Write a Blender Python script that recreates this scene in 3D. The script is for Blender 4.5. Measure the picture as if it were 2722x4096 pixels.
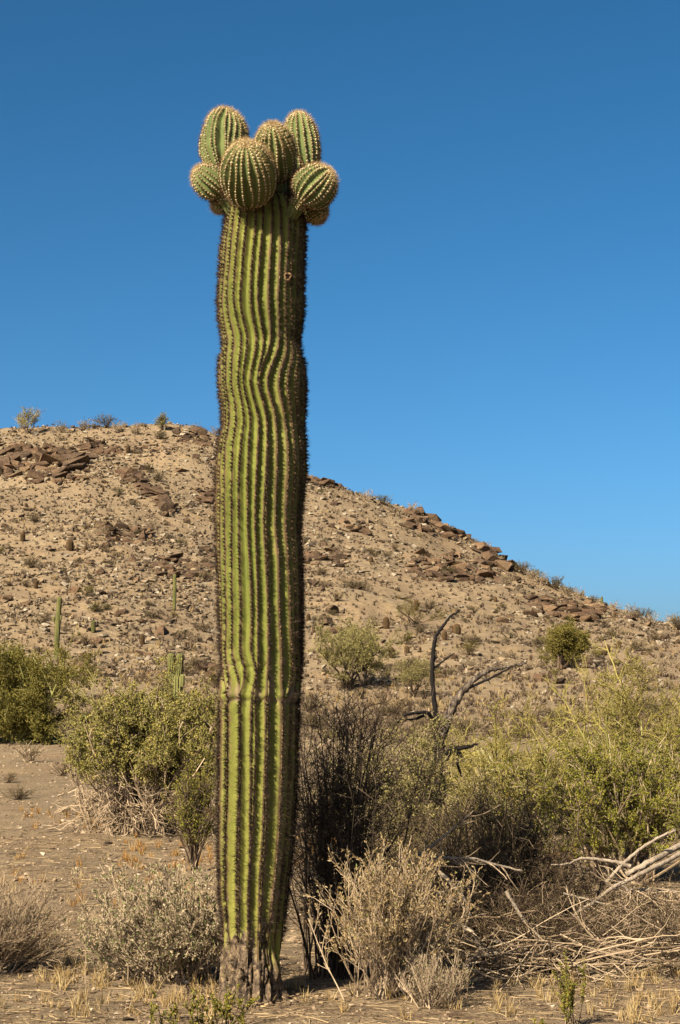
import bpy, bmesh, math, random
import numpy as np
from mathutils import Vector, Matrix

# ------------------------------------------------------------------ camera, sky, sun, exposure
sc = bpy.context.scene
for o in list(bpy.data.objects):
    bpy.data.objects.remove(o)
W_, H_, F_ = 680.0, 1024.0, 1700.0            # picture size and focal length in pixels
CAMZ = 1.6
PITCH = math.atan((718 - 512) / F_)
cd = bpy.data.cameras.new('camera'); cam = bpy.data.objects.new('camera', cd)
sc.collection.objects.link(cam); sc.camera = cam
cam.location = (0, 0, CAMZ); cam.rotation_euler = (math.pi / 2 + PITCH, 0, 0)
cd.sensor_fit = 'VERTICAL'; cd.sensor_height = 24.0; cd.lens = F_ * 24.0 / H_
cd.clip_start = 0.05; cd.clip_end = 6000
SUN_EL, SUN_AZ = math.radians(37), math.radians(37)      # azimuth: to the left of straight behind the camera
S_DIR = Vector((-math.sin(SUN_AZ) * math.cos(SUN_EL), -math.cos(SUN_AZ) * math.cos(SUN_EL), math.sin(SUN_EL)))
world = bpy.data.worlds.new('World'); sc.world = world; world.use_nodes = True
wn = world.node_tree.nodes; wl = world.node_tree.links
sky = wn.new('ShaderNodeTexSky'); sky.sky_type = 'NISHITA'; sky.sun_disc = False
sky.sun_elevation = SUN_EL; sky.sun_rotation = math.pi + SUN_AZ
sky.altitude = 300; sky.air_density = 0.62; sky.dust_density = 3.0; sky.ozone_density = 2.7
hsv = wn.new('ShaderNodeHueSaturation'); hsv.inputs['Saturation'].default_value = 1.17; hsv.inputs['Hue'].default_value = 0.483
gam = wn.new('ShaderNodeGamma'); gam.inputs['Gamma'].default_value = 1.3; hsv.inputs['Value'].default_value = 0.62
wl.new(sky.outputs[0], gam.inputs['Color']); wl.new(gam.outputs[0], hsv.inputs['Color']); wl.new(hsv.outputs[0], wn['Background'].inputs['Color'])
wn['Background'].inputs['Strength'].default_value = 0.05
sd = bpy.data.lights.new('sun', 'SUN'); sd.energy = 5.0; sd.angle = math.radians(0.53); sd.color = (1.0, 0.87, 0.67)
sun = bpy.data.objects.new('sun', sd); sc.collection.objects.link(sun)
sun.rotation_euler = S_DIR.to_track_quat('Z', 'Y').to_euler(); sun.location = (-30, -40, 50)
sc.view_settings.view_transform = 'Standard'; sc.view_settings.look = 'None'
sc.view_settings.exposure = 1.72; sc.view_settings.gamma = 1.0

C = sc.collection
FW = np.array([0, math.cos(PITCH), math.sin(PITCH)]); UP = np.array([0, -math.sin(PITCH), math.cos(PITCH)]); RT = np.array([1., 0, 0])
def ray(px, py):
    return FW + RT * ((px - 340) / F_) + UP * ((512 - py) / F_)
def P(px, py, Y):
    d = ray(px, py); return np.array([0, 0, CAMZ]) + d * (Y / d[1])
def PF(fx, fy, Y):                              # the same from full-size photo pixels
    return P(fx / 4.003, fy / 4.003, Y)

# ------------------------------------------------------------------ noise
def _h(ix, iy, iz, s):
    n = (ix * 374761393 + iy * 668265263 + iz * 2147483647 + s * 1274126177) & 0xFFFFFFFF
    n = ((n ^ (n >> 13)) * 1274126177) & 0xFFFFFFFF
    n = ((n ^ (n >> 15)) * 2246822519) & 0xFFFFFFFF
    return ((n ^ (n >> 16)) & 0xFFFF) / 65535.0
def vnoise(x, y, z=0.0, s=0):
    x, y, z = np.broadcast_arrays(np.asarray(x, float), np.asarray(y, float), np.asarray(z, float))
    ix, iy, iz = (np.floor(a).astype(np.int64) for a in (x, y, z))
    fx, fy, fz = x - ix, y - iy, z - iz
    fx, fy, fz = (f * f * (3 - 2 * f) for f in (fx, fy, fz))
    r = 0
    for a in (0, 1):
        for b in (0, 1):
            for c in (0, 1):
                w = (fx if a else 1 - fx) * (fy if b else 1 - fy) * (fz if c else 1 - fz)
                r = r + w * _h(ix + a, iy + b, iz + c, s)
    return r * 2 - 1
def fbm(x, y, z=0.0, o=4, s=0):
    r, a = 0, 0.5
    for k in range(o):
        f = 2.0 ** k
        r = r + a * vnoise(np.asarray(x) * f, np.asarray(y) * f, np.asarray(z) * f, s + k * 17); a *= 0.5
    return r
def sstep(a, b, x):
    t = np.clip((np.asarray(x, float) - a) / (b - a), 0, 1); return t * t * (3 - 2 * t)

# ------------------------------------------------------------------ terrain height
YR = 260.0
_rp = [(-1500, 705), (-600, 560), (-300, 470), (-100, 438), (0, 429), (56, 427), (117, 423), (143, 423), (182, 425), (217, 434), (262, 454), (307, 475), (347, 487),
       (403, 505), (460, 531), (503, 559), (542, 579), (603, 605), (650, 622), (680, 626), (720, 631), (850, 652), (1000, 690), (1600, 712)]
_rx = np.array([(p - 340) / F_ * YR for p, q in _rp])
_rz = np.array([P(p, q, YR)[2] for p, q in _rp])
def T(x, y):
    x = np.asarray(x, float); y = np.asarray(y, float)
    base = 0.65 * sstep(20, 75, y)
    ridge = np.interp(x, _rx, _rz) - 0.65
    s = np.clip((y - 55) / (YR - 55), 0, 1)
    up = s ** 1.62
    dn = 0.5 + 0.5 * np.cos(np.pi * np.clip((y - YR) / 220.0, 0, 1))
    prof = np.where(y > YR, dn, up)
    h = base + ridge * prof
    hm = sstep(0.05, 0.35, s) * (1 - sstep(430, 480, y))
    h = h + hm * (1.9 * fbm(x / 17.0, y / 17.0, s=3) * (1 - 0.6 * sstep(0.85, 1, s)) + 0.55 * fbm(x / 4.5, y / 6.0, s=9, o=3))
    h = h + sstep(40, 60, y) * (1 - hm) * 0.12 * fbm(x / 6, y / 6, s=5)
    rr = np.hypot(x, y)
    h = h + (1 - sstep(30, 60, rr)) * (0.07 * fbm(x / 1.6, y / 1.6, s=21) * sstep(4, 9, rr) + 0.02 * fbm(x * 3, y * 3, s=31, o=3))
    return h
def Tz(x, y): return float(T(np.array([x]), np.array([y]))[0])
_yc = np.exp(np.linspace(math.log(6.0), math.log(330), 420))
def hit(px, py):                                 # where the sight line through a pixel meets the ground
    d = ray(px, py); ys = _yc
    for _ in range(2):
        xs = d[0] / d[1] * ys; u = T(xs, ys) >= CAMZ + d[2] / d[1] * ys
        i = int(np.argmax(u)) if u.any() else len(ys) - 1
        if _ == 0: ys = np.linspace(ys[max(i - 1, 0)], ys[i], 24)
    return np.array([xs[i], ys[i], float(T(xs[i:i + 1], ys[i:i + 1])[0])])
def hitF(fx, fy): return hit(fx / 4.003, fy / 4.003)
def onground(px, Y):
    x = (px - 340) / F_ * Y / math.cos(PITCH) * 1.0
    x = P(px, 718, Y)[0]
    return np.array([x, Y, Tz(x, Y)])

# ------------------------------------------------------------------ mesh helpers
class MB:
    def __init__(s): s.v = []; s.t = []; s.q = []; s.a = []; s.n = 0; s.tm = []; s.qm = []
    def add(s, v, tri=None, quad=None, rnd=None, mat=0):
        v = np.asarray(v, np.float32).reshape(-1, 3)
        if tri is not None and len(tri): s.t.append(np.asarray(tri, np.int32).reshape(-1, 3) + s.n); s.tm.append(np.full(len(s.t[-1]), mat, np.int32))
        if quad is not None and len(quad): s.q.append(np.asarray(quad, np.int32).reshape(-1, 4) + s.n); s.qm.append(np.full(len(s.q[-1]), mat, np.int32))
        s.v.append(v); s.a.append(np.zeros(len(v), np.float32) if rnd is None else np.broadcast_to(np.asarray(rnd, np.float32), (len(v),)))
        s.n += len(v)
    def mesh(s, name, mats, smooth=False, extra=None):
        me = bpy.data.meshes.new(name)
        v = np.concatenate(s.v); t = np.concatenate(s.t) if s.t else np.zeros((0, 3), np.int32); q = np.concatenate(s.q) if s.q else np.zeros((0, 4), np.int32)
        me.vertices.add(len(v)); me.vertices.foreach_set('co', v.ravel())
        nl = len(t) * 3 + len(q) * 4; me.loops.add(nl)
        me.loops.foreach_set('vertex_index', np.concatenate([t.ravel(), q.ravel()]).astype(np.int32))
        me.polygons.add(len(t) + len(q))
        ls = np.concatenate([np.arange(len(t)) * 3, len(t) * 3 + np.arange(len(q)) * 4]).astype(np.int32)
        me.polygons.foreach_set('loop_start', ls)
        if len(mats) > 1:
            mi = np.concatenate(s.tm + s.qm).astype(np.int32); me.polygons.foreach_set('material_index', mi)
        at = me.attributes.new('rnd', 'FLOAT', 'POINT'); at.data.foreach_set('value', np.concatenate(s.a))
        for k, arr in (extra or {}).items():
            at = me.attributes.new(k, 'FLOAT', 'POINT'); at.data.foreach_set('value', np.asarray(arr, np.float32).ravel())
        me.update(calc_edges=True)
        me.polygons.foreach_set('use_smooth', np.full(len(me.polygons), smooth, bool))
        for m in mats: me.materials.append(m)
        return me
def link(name, data, parent=None, loc=None):
    o = bpy.data.objects.new(name, data); C.objects.link(o)
    if parent is not None: o.parent = parent
    if loc is not None: o.location = [float(c) for c in loc]
    return o
def tag(o, label=None, cat=None, group=None, kind=None):
    for k, v in (('label', label), ('category', cat), ('group', group), ('kind', kind)):
        if v: o[k] = v
    return o
def nrm(v): return v / np.maximum(np.linalg.norm(v, axis=-1, keepdims=True), 1e-9)

def tubes(mb, pts, r0, r1, rng, sides=3, mat=0, rnd=None, power=1.0):
    """pts (n,k,3); r0, r1 radii at foot and tip, scalar or (n,)"""
    pts = np.asarray(pts, float); n, k, _ = pts.shape
    if n == 0: return
    tg = np.gradient(pts, axis=1); tg = nrm(tg)
    ref = np.where(np.abs(tg[:, :1, 2:3]) > 0.8, np.array([1., 0.13, 0]), np.array([0, 0.1, 1.]))
    u = nrm(np.cross(tg, ref)); w = np.cross(tg, u)
    t = np.linspace(0, 1, k) ** power
    r0 = np.broadcast_to(np.asarray(r0, float), (n,)); r1 = np.broadcast_to(np.asarray(r1, float), (n,))
    r = r0[:, None] * (1 - t) + r1[:, None] * t
    an = np.arange(sides) * 2 * math.pi / sides
    v = pts[:, :, None, :] + r[:, :, None, None] * (np.cos(an)[None, None, :, None] * u[:, :, None, :] + np.sin(an)[None, None, :, None] * w[:, :, None, :])
    idx = np.arange(n * k * sides).reshape(n, k, sides)
    a = idx[:, :-1, :]; b = np.roll(a, -1, axis=2); c = idx[:, 1:, :]; d = np.roll(c, -1, axis=2)
    quad = np.stack([a, b, d, c], -1).reshape(-1, 4)
    if rnd is None: rnd = rng.random(n)
    mb.add(v.reshape(-1, 3), quad=quad, rnd=np.repeat(rnd, k * sides), mat=mat)
def leaves(mb, pos, d, L, Wd, rng, mat=0, rnd=None, fold=0.25):
    n = len(pos)
    if n == 0: return
    d = nrm(d); s = nrm(np.cross(d, rng.normal(size=(n, 3)))); nn = np.cross(d, s)
    L = np.broadcast_to(np.asarray(L, float), (n,))[:, None]; Wd = np.broadcast_to(np.asarray(Wd, float), (n,))[:, None]
    v = np.stack([pos, pos + d * L * 0.55 + s * Wd * 0.5 + nn * Wd * fold, pos + d * L, pos + d * L * 0.55 - s * Wd * 0.5 + nn * Wd * fold], 1)
    i = np.arange(n)[:, None] * 4
    tri = np.concatenate([i + [0, 1, 2], i + [0, 2, 3]], 0)
    if rnd is None: rnd = rng.random(n)
    mb.add(v.reshape(-1, 3), tri=tri, rnd=np.repeat(rnd, 4), mat=mat)
def grow(st, d, L, k, wig, trop, rng):
    n = len(st); pts = np.zeros((n, k, 3)); pts[:, 0] = st; d = nrm(np.asarray(d, float)); p = np.array(st, float)
    L = np.broadcast_to(np.asarray(L, float), (n,)); trop = np.asarray(trop, float)
    if trop.ndim == 0: trop = np.array([0, 0, float(trop)])
    for i in range(1, k):
        d = nrm(d + wig * rng.normal(size=(n, 3)) + trop); p = p + d * (L / (k - 1))[:, None]; pts[:, i] = p
    return pts
def spawn(par, per, t0, t1, a0, a1, rng):
    n, k, _ = par.shape
    i = np.repeat(np.arange(n), per); t = rng.uniform(t0, t1, len(i)) * (k - 1)
    j = np.minimum(t.astype(int), k - 2); f = (t - j)[:, None]
    A = par[i, j]; B = par[i, j + 1]; pos = A * (1 - f) + B * f; tg = nrm(B - A)
    pp = nrm(np.cross(tg, rng.normal(size=(len(i), 3)))); a = rng.uniform(a0, a1, len(i))[:, None]
    return pos, tg * np.cos(a) + pp * np.sin(a)
def fan(n, spread0, spread1, rng, az=None):
    a = rng.uniform(0, 2 * math.pi, n) if az is None else rng.uniform(az[0], az[1], n)
    th = rng.uniform(spread0, spread1, n)
    return np.stack([np.sin(th) * np.cos(a), np.sin(th) * np.sin(a), np.cos(th)], 1)

# ------------------------------------------------------------------ materials
ALB = 0.55                                      # one factor on every base colour, against the exposure
def newmat(name):
    m = bpy.data.materials.new(name); m.use_nodes = True
    nt = m.node_tree; b = nt.nodes['Principled BSDF']; b.inputs['Roughness'].default_value = 0.85
    b.inputs['Specular IOR Level'].default_value = 0.15
    return m, nt, b
def ramp(nt, src, stops, interp='LINEAR'):
    r = nt.nodes.new('ShaderNodeValToRGB'); e = r.color_ramp.elements; r.color_ramp.interpolation = interp
    while len(e) < len(stops): e.new(0.5)
    for el, (p, c) in zip(e, stops): el.position = p; el.color = (c[0] * ALB, c[1] * ALB, c[2] * ALB, 1) if not np.isscalar(c) else (c, c, c, 1)
    nt.links.new(src, r.inputs[0]); return r.outputs[0]
def noise(nt, scale, detail=4, rough=0.6, coord='Object', dist=0.0, vec=None, out=0):
    n = nt.nodes.new('ShaderNodeTexNoise'); n.inputs['Scale'].default_value = scale; n.inputs['Detail'].default_value = detail
    n.inputs['Roughness'].default_value = rough; n.inputs['Distortion'].default_value = dist
    if vec is None:
        tc = nt.nodes.new('ShaderNodeTexCoord'); vec = tc.outputs[coord]
    nt.links.new(vec, n.inputs['Vector']); return n.outputs[out]
def scaled(nt, s, coord='Object'):
    tc = nt.nodes.new('ShaderNodeTexCoord'); mp = nt.nodes.new('ShaderNodeMapping'); mp.inputs['Scale'].default_value = s
    nt.links.new(tc.outputs[coord], mp.inputs['Vector']); return mp.outputs[0]
def mix(nt, fac, a, b, mode='MIX'):
    m = nt.nodes.new('ShaderNodeMix'); m.data_type = 'RGBA'; m.blend_type = mode
    for s, v in ((m.inputs['Factor'], fac), (m.inputs['A'], a), (m.inputs['B'], b)):
        if hasattr(v, 'is_output'): nt.links.new(v, s)
        elif np.isscalar(v): s.default_value = v
        else: s.default_value = (v[0] * ALB, v[1] * ALB, v[2] * ALB, 1)
    return m.outputs['Result']
def attr(nt, name):
    a = nt.nodes.new('ShaderNodeAttribute'); a.attribute_name = name; return a.outputs['Fac']
def math_(nt, op, a, b=None):
    m = nt.nodes.new('ShaderNodeMath'); m.operation = op
    for s, v in zip(m.inputs, (a, b)):
        if v is None: continue
        if hasattr(v, 'is_output'): nt.links.new(v, s)
        else: s.default_value = v
    return m.outputs[0]
def bump(nt, bs, h, strength, dist):
    b = nt.nodes.new('ShaderNodeBump'); b.inputs['Strength'].default_value = strength; b.inputs['Distance'].default_value = dist
    nt.links.new(h, b.inputs['Height']); nt.links.new(b.outputs[0], bs.inputs['Normal'])
def rndmat(name, stops, rough=0.85, transl=0.0, spec=0.15):
    m, nt, b = newmat(name); col = ramp(nt, attr(nt, 'rnd'), stops); nt.links.new(col, b.inputs['Base Color']); b.inputs['Roughness'].default_value = rough
    b.inputs['Specular IOR Level'].default_value = spec
    if transl > 0:
        t = nt.nodes.new('ShaderNodeBsdfTranslucent'); nt.links.new(col, t.inputs['Color']); mx = nt.nodes.new('ShaderNodeMixShader')
        mx.inputs[0].default_value = transl; nt.links.new(b.outputs[0], mx.inputs[1]); nt.links.new(t.outputs[0], mx.inputs[2])
        nt.links.new(mx.outputs[0], nt.nodes['Material Output'].inputs['Surface'])
    return m

SOIL = [(0.36, (0.09, 0.067, 0.042)), (0.46, (0.25, 0.187, 0.114)), (0.56, (0.36, 0.275, 0.168)), (0.70, (0.46, 0.37, 0.24))]
def ground_material():
    m, nt, b = newmat('desert_soil')
    big = noise(nt, 0.18, 5, 0.65); mid = noise(nt, 1.7, 6, 0.7); fine = noise(nt, 14, 5, 0.75); grit = noise(nt, 70, 3, 0.8)
    s = math_(nt, 'ADD', math_(nt, 'MULTIPLY', mid, 0.45), math_(nt, 'MULTIPLY', fine, 0.35)); s = math_(nt, 'ADD', s, math_(nt, 'MULTIPLY', grit, 0.2))
    col = ramp(nt, s, SOIL)
    orange = ramp(nt, big, [(0.5, 0.0), (0.72, 0.35)])
    col = mix(nt, orange, col, (0.40, 0.235, 0.12))
    straw = ramp(nt, noise(nt, 0.45, 7, 0.75, dist=0.4), [(0.52, 0.0), (0.66, 0.5)])
    col = mix(nt, straw, col, (0.42, 0.30, 0.145))
    vo = nt.nodes.new('ShaderNodeTexVoronoi'); vo.inputs['Scale'].default_value = 26; tc = nt.nodes.new('ShaderNodeTexCoord'); nt.links.new(tc.outputs['Object'], vo.inputs['Vector'])
    peb = ramp(nt, vo.outputs['Distance'], [(0.1, 1.0), (0.42, 0.0)])
    nt.links.new(col, b.inputs['Base Color']); b.inputs['Roughness'].default_value = 0.95; b.inputs['Specular IOR Level'].default_value = 0.05
    hh = math_(nt, 'ADD', math_(nt, 'MULTIPLY', fine, 0.6), math_(nt, 'MULTIPLY', peb, 0.18)); hh = math_(nt, 'ADD', hh, math_(nt, 'MULTIPLY', grit, 0.25)); hh = math_(nt, 'ADD', hh, math_(nt, 'MULTIPLY', mid, 2.2))
    patch = ramp(nt, noise(nt, 0.7, 6, 0.8, dist=0.7), [(0.40, 0.55), (0.52, 0.0)]); col = mix(nt, patch, col, (0.19, 0.145, 0.10)); wash = ramp(nt, noise(nt, 1.0, 5, 0.7, vec=scaled(nt, (0.16, 0.035, 0.05)), dist=0.8), [(0.42, 0.5), (0.55, 0.0)]); col = mix(nt, wash, col, (0.235, 0.17, 0.105)); nt.links.new(col, b.inputs['Base Color'])
    bump(nt, b, hh, 0.9, 0.06)
    return m
M = {}
M['soil'] = ground_material()
def rock_material():
    m, nt, b = newmat('varnished_rock')
    oi = nt.nodes.new('ShaderNodeObjectInfo')
    base = ramp(nt, oi.outputs['Random'], [(0.0, (0.04, 0.025, 0.018)), (0.3, (0.11, 0.062, 0.035)), (0.55, (0.065, 0.042, 0.03)), (0.8, (0.17, 0.10, 0.055)), (1.0, (0.27, 0.175, 0.10))])
    n1 = noise(nt, 0.9, 6, 0.7, dist=0.5); n2 = noise(nt, 4.0, 5, 0.7)
    col = mix(nt, ramp(nt, n1, [(0.42, 0.0), (0.62, 0.75)]), base, (0.20, 0.135, 0.072))
    col = mix(nt, ramp(nt, n2, [(0.5, 0.0), (0.68, 0.6)]), col, (0.05, 0.033, 0.025))
    nt.links.new(col, b.inputs['Base Color']); bump(nt, b, math_(nt, 'ADD', n1, n2), 0.8, 0.25)
    return m
M['rock'] = rock_material()
M['rubble'] = rndmat('rubble_stone', [(0, (0.05, 0.036, 0.024)), (0.35, (0.13, 0.092, 0.055)), (0.65, (0.28, 0.21, 0.125)), (0.88, (0.27, 0.225, 0.16)), (1, (0.40, 0.335, 0.24))])
M['pebble'] = rndmat('pebble_stone', [(0, (0.15, 0.10, 0.06)), (0.5, (0.31, 0.22, 0.135)), (0.9, (0.42, 0.32, 0.21)), (1, (0.55, 0.46, 0.35))])
M['straw'] = rndmat('dry_straw', [(0, (0.34, 0.21, 0.07)), (0.5, (0.48, 0.34, 0.15)), (1, (0.58, 0.46, 0.25))], transl=0.25)
M['ochre'] = rndmat('ochre_straw', [(0, (0.34, 0.15, 0.03)), (0.5, (0.47, 0.25, 0.07)), (1, (0.50, 0.34, 0.14))], transl=0.25)
M['olive_leaf'] = rndmat('olive_leaf', [(0, (0.13, 0.12, 0.03)), (0.45, (0.26, 0.235, 0.06)), (0.8, (0.38, 0.33, 0.09)), (0.9, (0.36, 0.27, 0.06)), (1, (0.42, 0.25, 0.04))], transl=0.2)
M['creosote'] = rndmat('creosote_leaf', [(0, (0.10, 0.105, 0.01)), (0.5, (0.21, 0.205, 0.02)), (0.8, (0.32, 0.29, 0.03)), (1, (0.32, 0.18, 0.03))], transl=0.2, spec=0.3)
M['verde_leaf'] = rndmat('palo_verde_leaf', [(0, (0.21, 0.18, 0.04)), (0.5, (0.34, 0.285, 0.075)), (1, (0.46, 0.38, 0.13))], transl=0.25)
M['verde_dark'] = rndmat('palo_verde_leaf_deep', [(0, (0.10, 0.09, 0.016)), (0.5, (0.20, 0.17, 0.034)), (1, (0.29, 0.24, 0.06))], transl=0.25)
M['verde_bark'] = rndmat('palo_verde_bark', [(0, (0.20, 0.20, 0.05)), (0.6, (0.34, 0.33, 0.11)), (1, (0.42, 0.38, 0.20))])
M['grey_twig'] = rndmat('grey_twig', [(0, (0.18, 0.125, 0.075)), (0.5, (0.36, 0.265, 0.165)), (1, (0.53, 0.41, 0.27))])
M['shaded_brown_twig'] = rndmat('shaded_brown_twig', [(0, (0.028, 0.018, 0.011)), (0.7, (0.085, 0.055, 0.032)), (0.88, (0.16, 0.11, 0.065)), (1, (0.36, 0.26, 0.165))])  # stops mostly dark: brush shade and black gaps put into the twig colour
M['litter'] = rndmat('twig_litter', [(0, (0.07, 0.045, 0.028)), (0.5, (0.19, 0.13, 0.075)), (1, (0.50, 0.37, 0.20))])
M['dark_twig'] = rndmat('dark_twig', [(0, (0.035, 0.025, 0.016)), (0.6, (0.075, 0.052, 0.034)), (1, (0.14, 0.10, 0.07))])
M['dry_leaf'] = rndmat('dry_tan_leaf', [(0, (0.27, 0.18, 0.08)), (0.6, (0.43, 0.31, 0.145)), (0.93, (0.52, 0.42, 0.24)), (1, (0.22, 0.24, 0.05))], transl=0.2)
M['pale_leaf'] = rndmat('pale_dry_leaf', [(0, (0.32, 0.24, 0.14)), (0.5, (0.48, 0.38, 0.235)), (0.80, (0.62, 0.51, 0.34)), (0.86, (0.15, 0.20, 0.045)), (1, (0.18, 0.24, 0.05))], transl=0.2)
M['sage_leaf'] = rndmat('sage_leaf', [(0, (0.17, 0.15, 0.045)), (0.5, (0.29, 0.255, 0.085)), (1, (0.42, 0.36, 0.14))], transl=0.2)
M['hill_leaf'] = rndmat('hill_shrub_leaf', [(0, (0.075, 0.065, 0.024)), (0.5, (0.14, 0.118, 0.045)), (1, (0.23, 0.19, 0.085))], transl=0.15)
M['spine'] = rndmat('dark_spine', [(0, (0.020, 0.013, 0.009)), (0.8, (0.05, 0.032, 0.021)), (1, (0.26, 0.19, 0.13))])
M['gold_spine'] = rndmat('gold_spine', [(0, (0.07, 0.033, 0.016)), (0.4, (0.20, 0.105, 0.045)), (0.75, (0.50, 0.33, 0.14)), (1, (0.68, 0.50, 0.25))])
M['areole'] = rndmat('brown_areole', [(0, (0.05, 0.03, 0.018)), (0.6, (0.14, 0.078, 0.036)), (1, (0.28, 0.18, 0.09))])
M['wool'] = rndmat('tan_areole_wool', [(0, (0.46, 0.34, 0.17)), (0.5, (0.68, 0.54, 0.29)), (1, (0.80, 0.67, 0.40))])
def wood_material(name, stops, scale=(30, 30, 5)):
    m, nt, b = newmat(name); n = noise(nt, 1.0, 6, 0.7, vec=scaled(nt, scale), dist=0.6); n2 = noise(nt, 60, 3, 0.6)
    col = ramp(nt, n, stops); nt.links.new(col, b.inputs['Base Color']); bump(nt, b, math_(nt, 'ADD', n, math_(nt, 'MULTIPLY', n2, 0.3)), 0.7, 0.02); return m
M['charred'] = wood_material('charred_wood', [(0.3, (0.005, 0.004, 0.0035)), (0.58, (0.012, 0.009, 0.008)), (0.8, (0.06, 0.048, 0.04))])
M['weathered'] = wood_material('weathered_wood', [(0.3, (0.16, 0.12, 0.085)), (0.5, (0.33, 0.265, 0.195)), (0.72, (0.47, 0.39, 0.29))])
M['halfburnt'] = wood_material('half_burnt_wood', [(0.42, (0.012, 0.009, 0.007)), (0.52, (0.10, 0.078, 0.058)), (0.7, (0.38, 0.30, 0.22))])
def cactus_material(name, g1, g2, g3, old=1.0, bark=None):
    m, nt, b = newmat(name)
    n1 = noise(nt, 3.0, 5, 0.6, vec=scaled(nt, (1, 1, 0.35))); n2 = noise(nt, 26, 5, 0.65, vec=scaled(nt, (1, 1, 0.6))); n3 = noise(nt, 90, 3, 0.6)
    col = ramp(nt, n1, [(0.32, g1), (0.5, g2), (0.68, g3)])
    rid = attr(nt, 'ridge')
    if bark:
        tc = nt.nodes.new('ShaderNodeTexCoord'); sx = nt.nodes.new('ShaderNodeSeparateXYZ'); nt.links.new(tc.outputs['Object'], sx.inputs[0])
        age = ramp(nt, math_(nt, 'ADD', math_(nt, 'MULTIPLY', sx.outputs[2], 0.2), math_(nt, 'MULTIPLY', math_(nt, 'SUBTRACT', n1, 0.5), 0.3)), [(0.10, 0.5), (0.45, 0.0)])
        col = mix(nt, age, col, (0.31, 0.285, 0.062))
    blot = ramp(nt, math_(nt, 'ADD', math_(nt, 'MULTIPLY', n2, 0.7), math_(nt, 'MULTIPLY', n1, 0.3)), [(0.44, 0.0), (0.60, 0.8 * old)])
    edge = ramp(nt, math_(nt, 'ADD', rid, math_(nt, 'MULTIPLY', math_(nt, 'SUBTRACT', n2, 0.5), 0.7)), [(0.30, 0.0), (0.75, 1.0)])
    col = mix(nt, math_(nt, 'MULTIPLY', blot, edge), col, (0.24, 0.165, 0.07))
    cork = ramp(nt, math_(nt, 'ADD', rid, math_(nt, 'MULTIPLY', math_(nt, 'SUBTRACT', n3, 0.5), 0.25)), [(0.62, 0.0), (0.84, 1.0)])
    col = mix(nt, math_(nt, 'MULTIPLY', cork, 0.9 * old), col, (0.085, 0.052, 0.028))
    scar = ramp(nt, attr(nt, 'scar'), [(0.15, 0.0), (0.8, 1.0)])
    col = mix(nt, math_(nt, 'MULTIPLY', scar, ramp(nt, n2, [(0.3, 0.5), (0.6, 1.0)])), col, (0.27, 0.19, 0.12))
    if bark:
        bk = ramp(nt, attr(nt, 'bark'), [(0.35, 0.0), (0.65, 1.0)])
        bc = ramp(nt, noise(nt, 20, 6, 0.8, dist=1.2), [(0.41, (0.025, 0.019, 0.014)), (0.47, (0.10, 0.07, 0.045)), (0.55, (0.20, 0.145, 0.09)), (0.66, (0.44, 0.31, 0.17))])
        col = mix(nt, bk, col, bc)
    nt.links.new(col, b.inputs['Base Color']); b.inputs['Roughness'].default_value = 0.75; b.inputs['Specular IOR Level'].default_value = 0.12
    hgt = math_(nt, 'ADD', n2, math_(nt, 'MULTIPLY', n3, 0.4))
    if bark: hgt = math_(nt, 'ADD', hgt, math_(nt, 'MULTIPLY', math_(nt, 'MULTIPLY', bk, noise(nt, 20, 6, 0.8, dist=1.2)), 5.0))
    bump(nt, b, hgt, 0.45, 0.012)
    return m
M['saguaro'] = cactus_material('saguaro_skin', (0.115, 0.135, 0.024), (0.165, 0.182, 0.034), (0.23, 0.232, 0.05), 1.0, True)
M['saguaro_arm'] = cactus_material('saguaro_arm_skin', (0.10, 0.135, 0.042), (0.15, 0.185, 0.058), (0.22, 0.245, 0.08), 0.3)
M['saguaro_far'] = cactus_material('far_saguaro_skin', (0.12, 0.14, 0.04), (0.19, 0.20, 0.06), (0.25, 0.25, 0.085), 0.6)
M['barrel'] = cactus_material('barrel_skin', (0.055, 0.045, 0.016), (0.085, 0.06, 0.024), (0.12, 0.075, 0.032), 0.8)
M['barrel_spine'] = rndmat('barrel_spine', [(0, (0.06, 0.028, 0.014)), (0.6, (0.16, 0.075, 0.035)), (1, (0.30, 0.18, 0.09))])

# ------------------------------------------------------------------ ground sheet
def build_ground():
    a = np.concatenate([np.linspace(-math.pi, -0.34, 46, endpoint=False), np.linspace(-0.34, 0.34, 400, endpoint=False), np.linspace(0.34, math.pi, 46, endpoint=False)])
    r = np.concatenate([[0.4, 1.0], np.exp(np.arange(math.log(2.0), math.log(310), 0.0115)), [340, 380, 430, 500, 650, 900, 1400, 2200, 3500]])
    R, A = np.meshgrid(r, a, indexing='ij'); x = R * np.sin(A); y = R * np.cos(A); z = T(x, y)
    v = np.stack([x, y, z], -1).reshape(-1, 3); nr, na = R.shape
    i = np.arange(nr * na).reshape(nr, na); p = i[:-1]; q = i[1:]
    quad = np.stack([p, q, np.roll(q, -1, 1), np.roll(p, -1, 1)], -1).reshape(-1, 4)
    mb = MB(); mb.add(v, quad=quad[:, ::-1]); c = np.array([[0, 0, float(T(np.array([0.]), np.array([0.]))[0])]])
    mb.v[0] = np.concatenate([mb.v[0], c]); mb.a[0] = np.zeros(len(v) + 1, np.float32)
    k = np.arange(na); mb.t.append(np.stack([np.full(na, len(v)), np.roll(k, -1), k], 1).astype(np.int32)); mb.tm.append(np.zeros(na, np.int32))
    o = link('ground', mb.mesh('ground', [M['soil']], smooth=True)); tag(o, 'tan stony desert ground rising into a rocky hill', 'ground', kind='structure')
build_ground()

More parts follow.
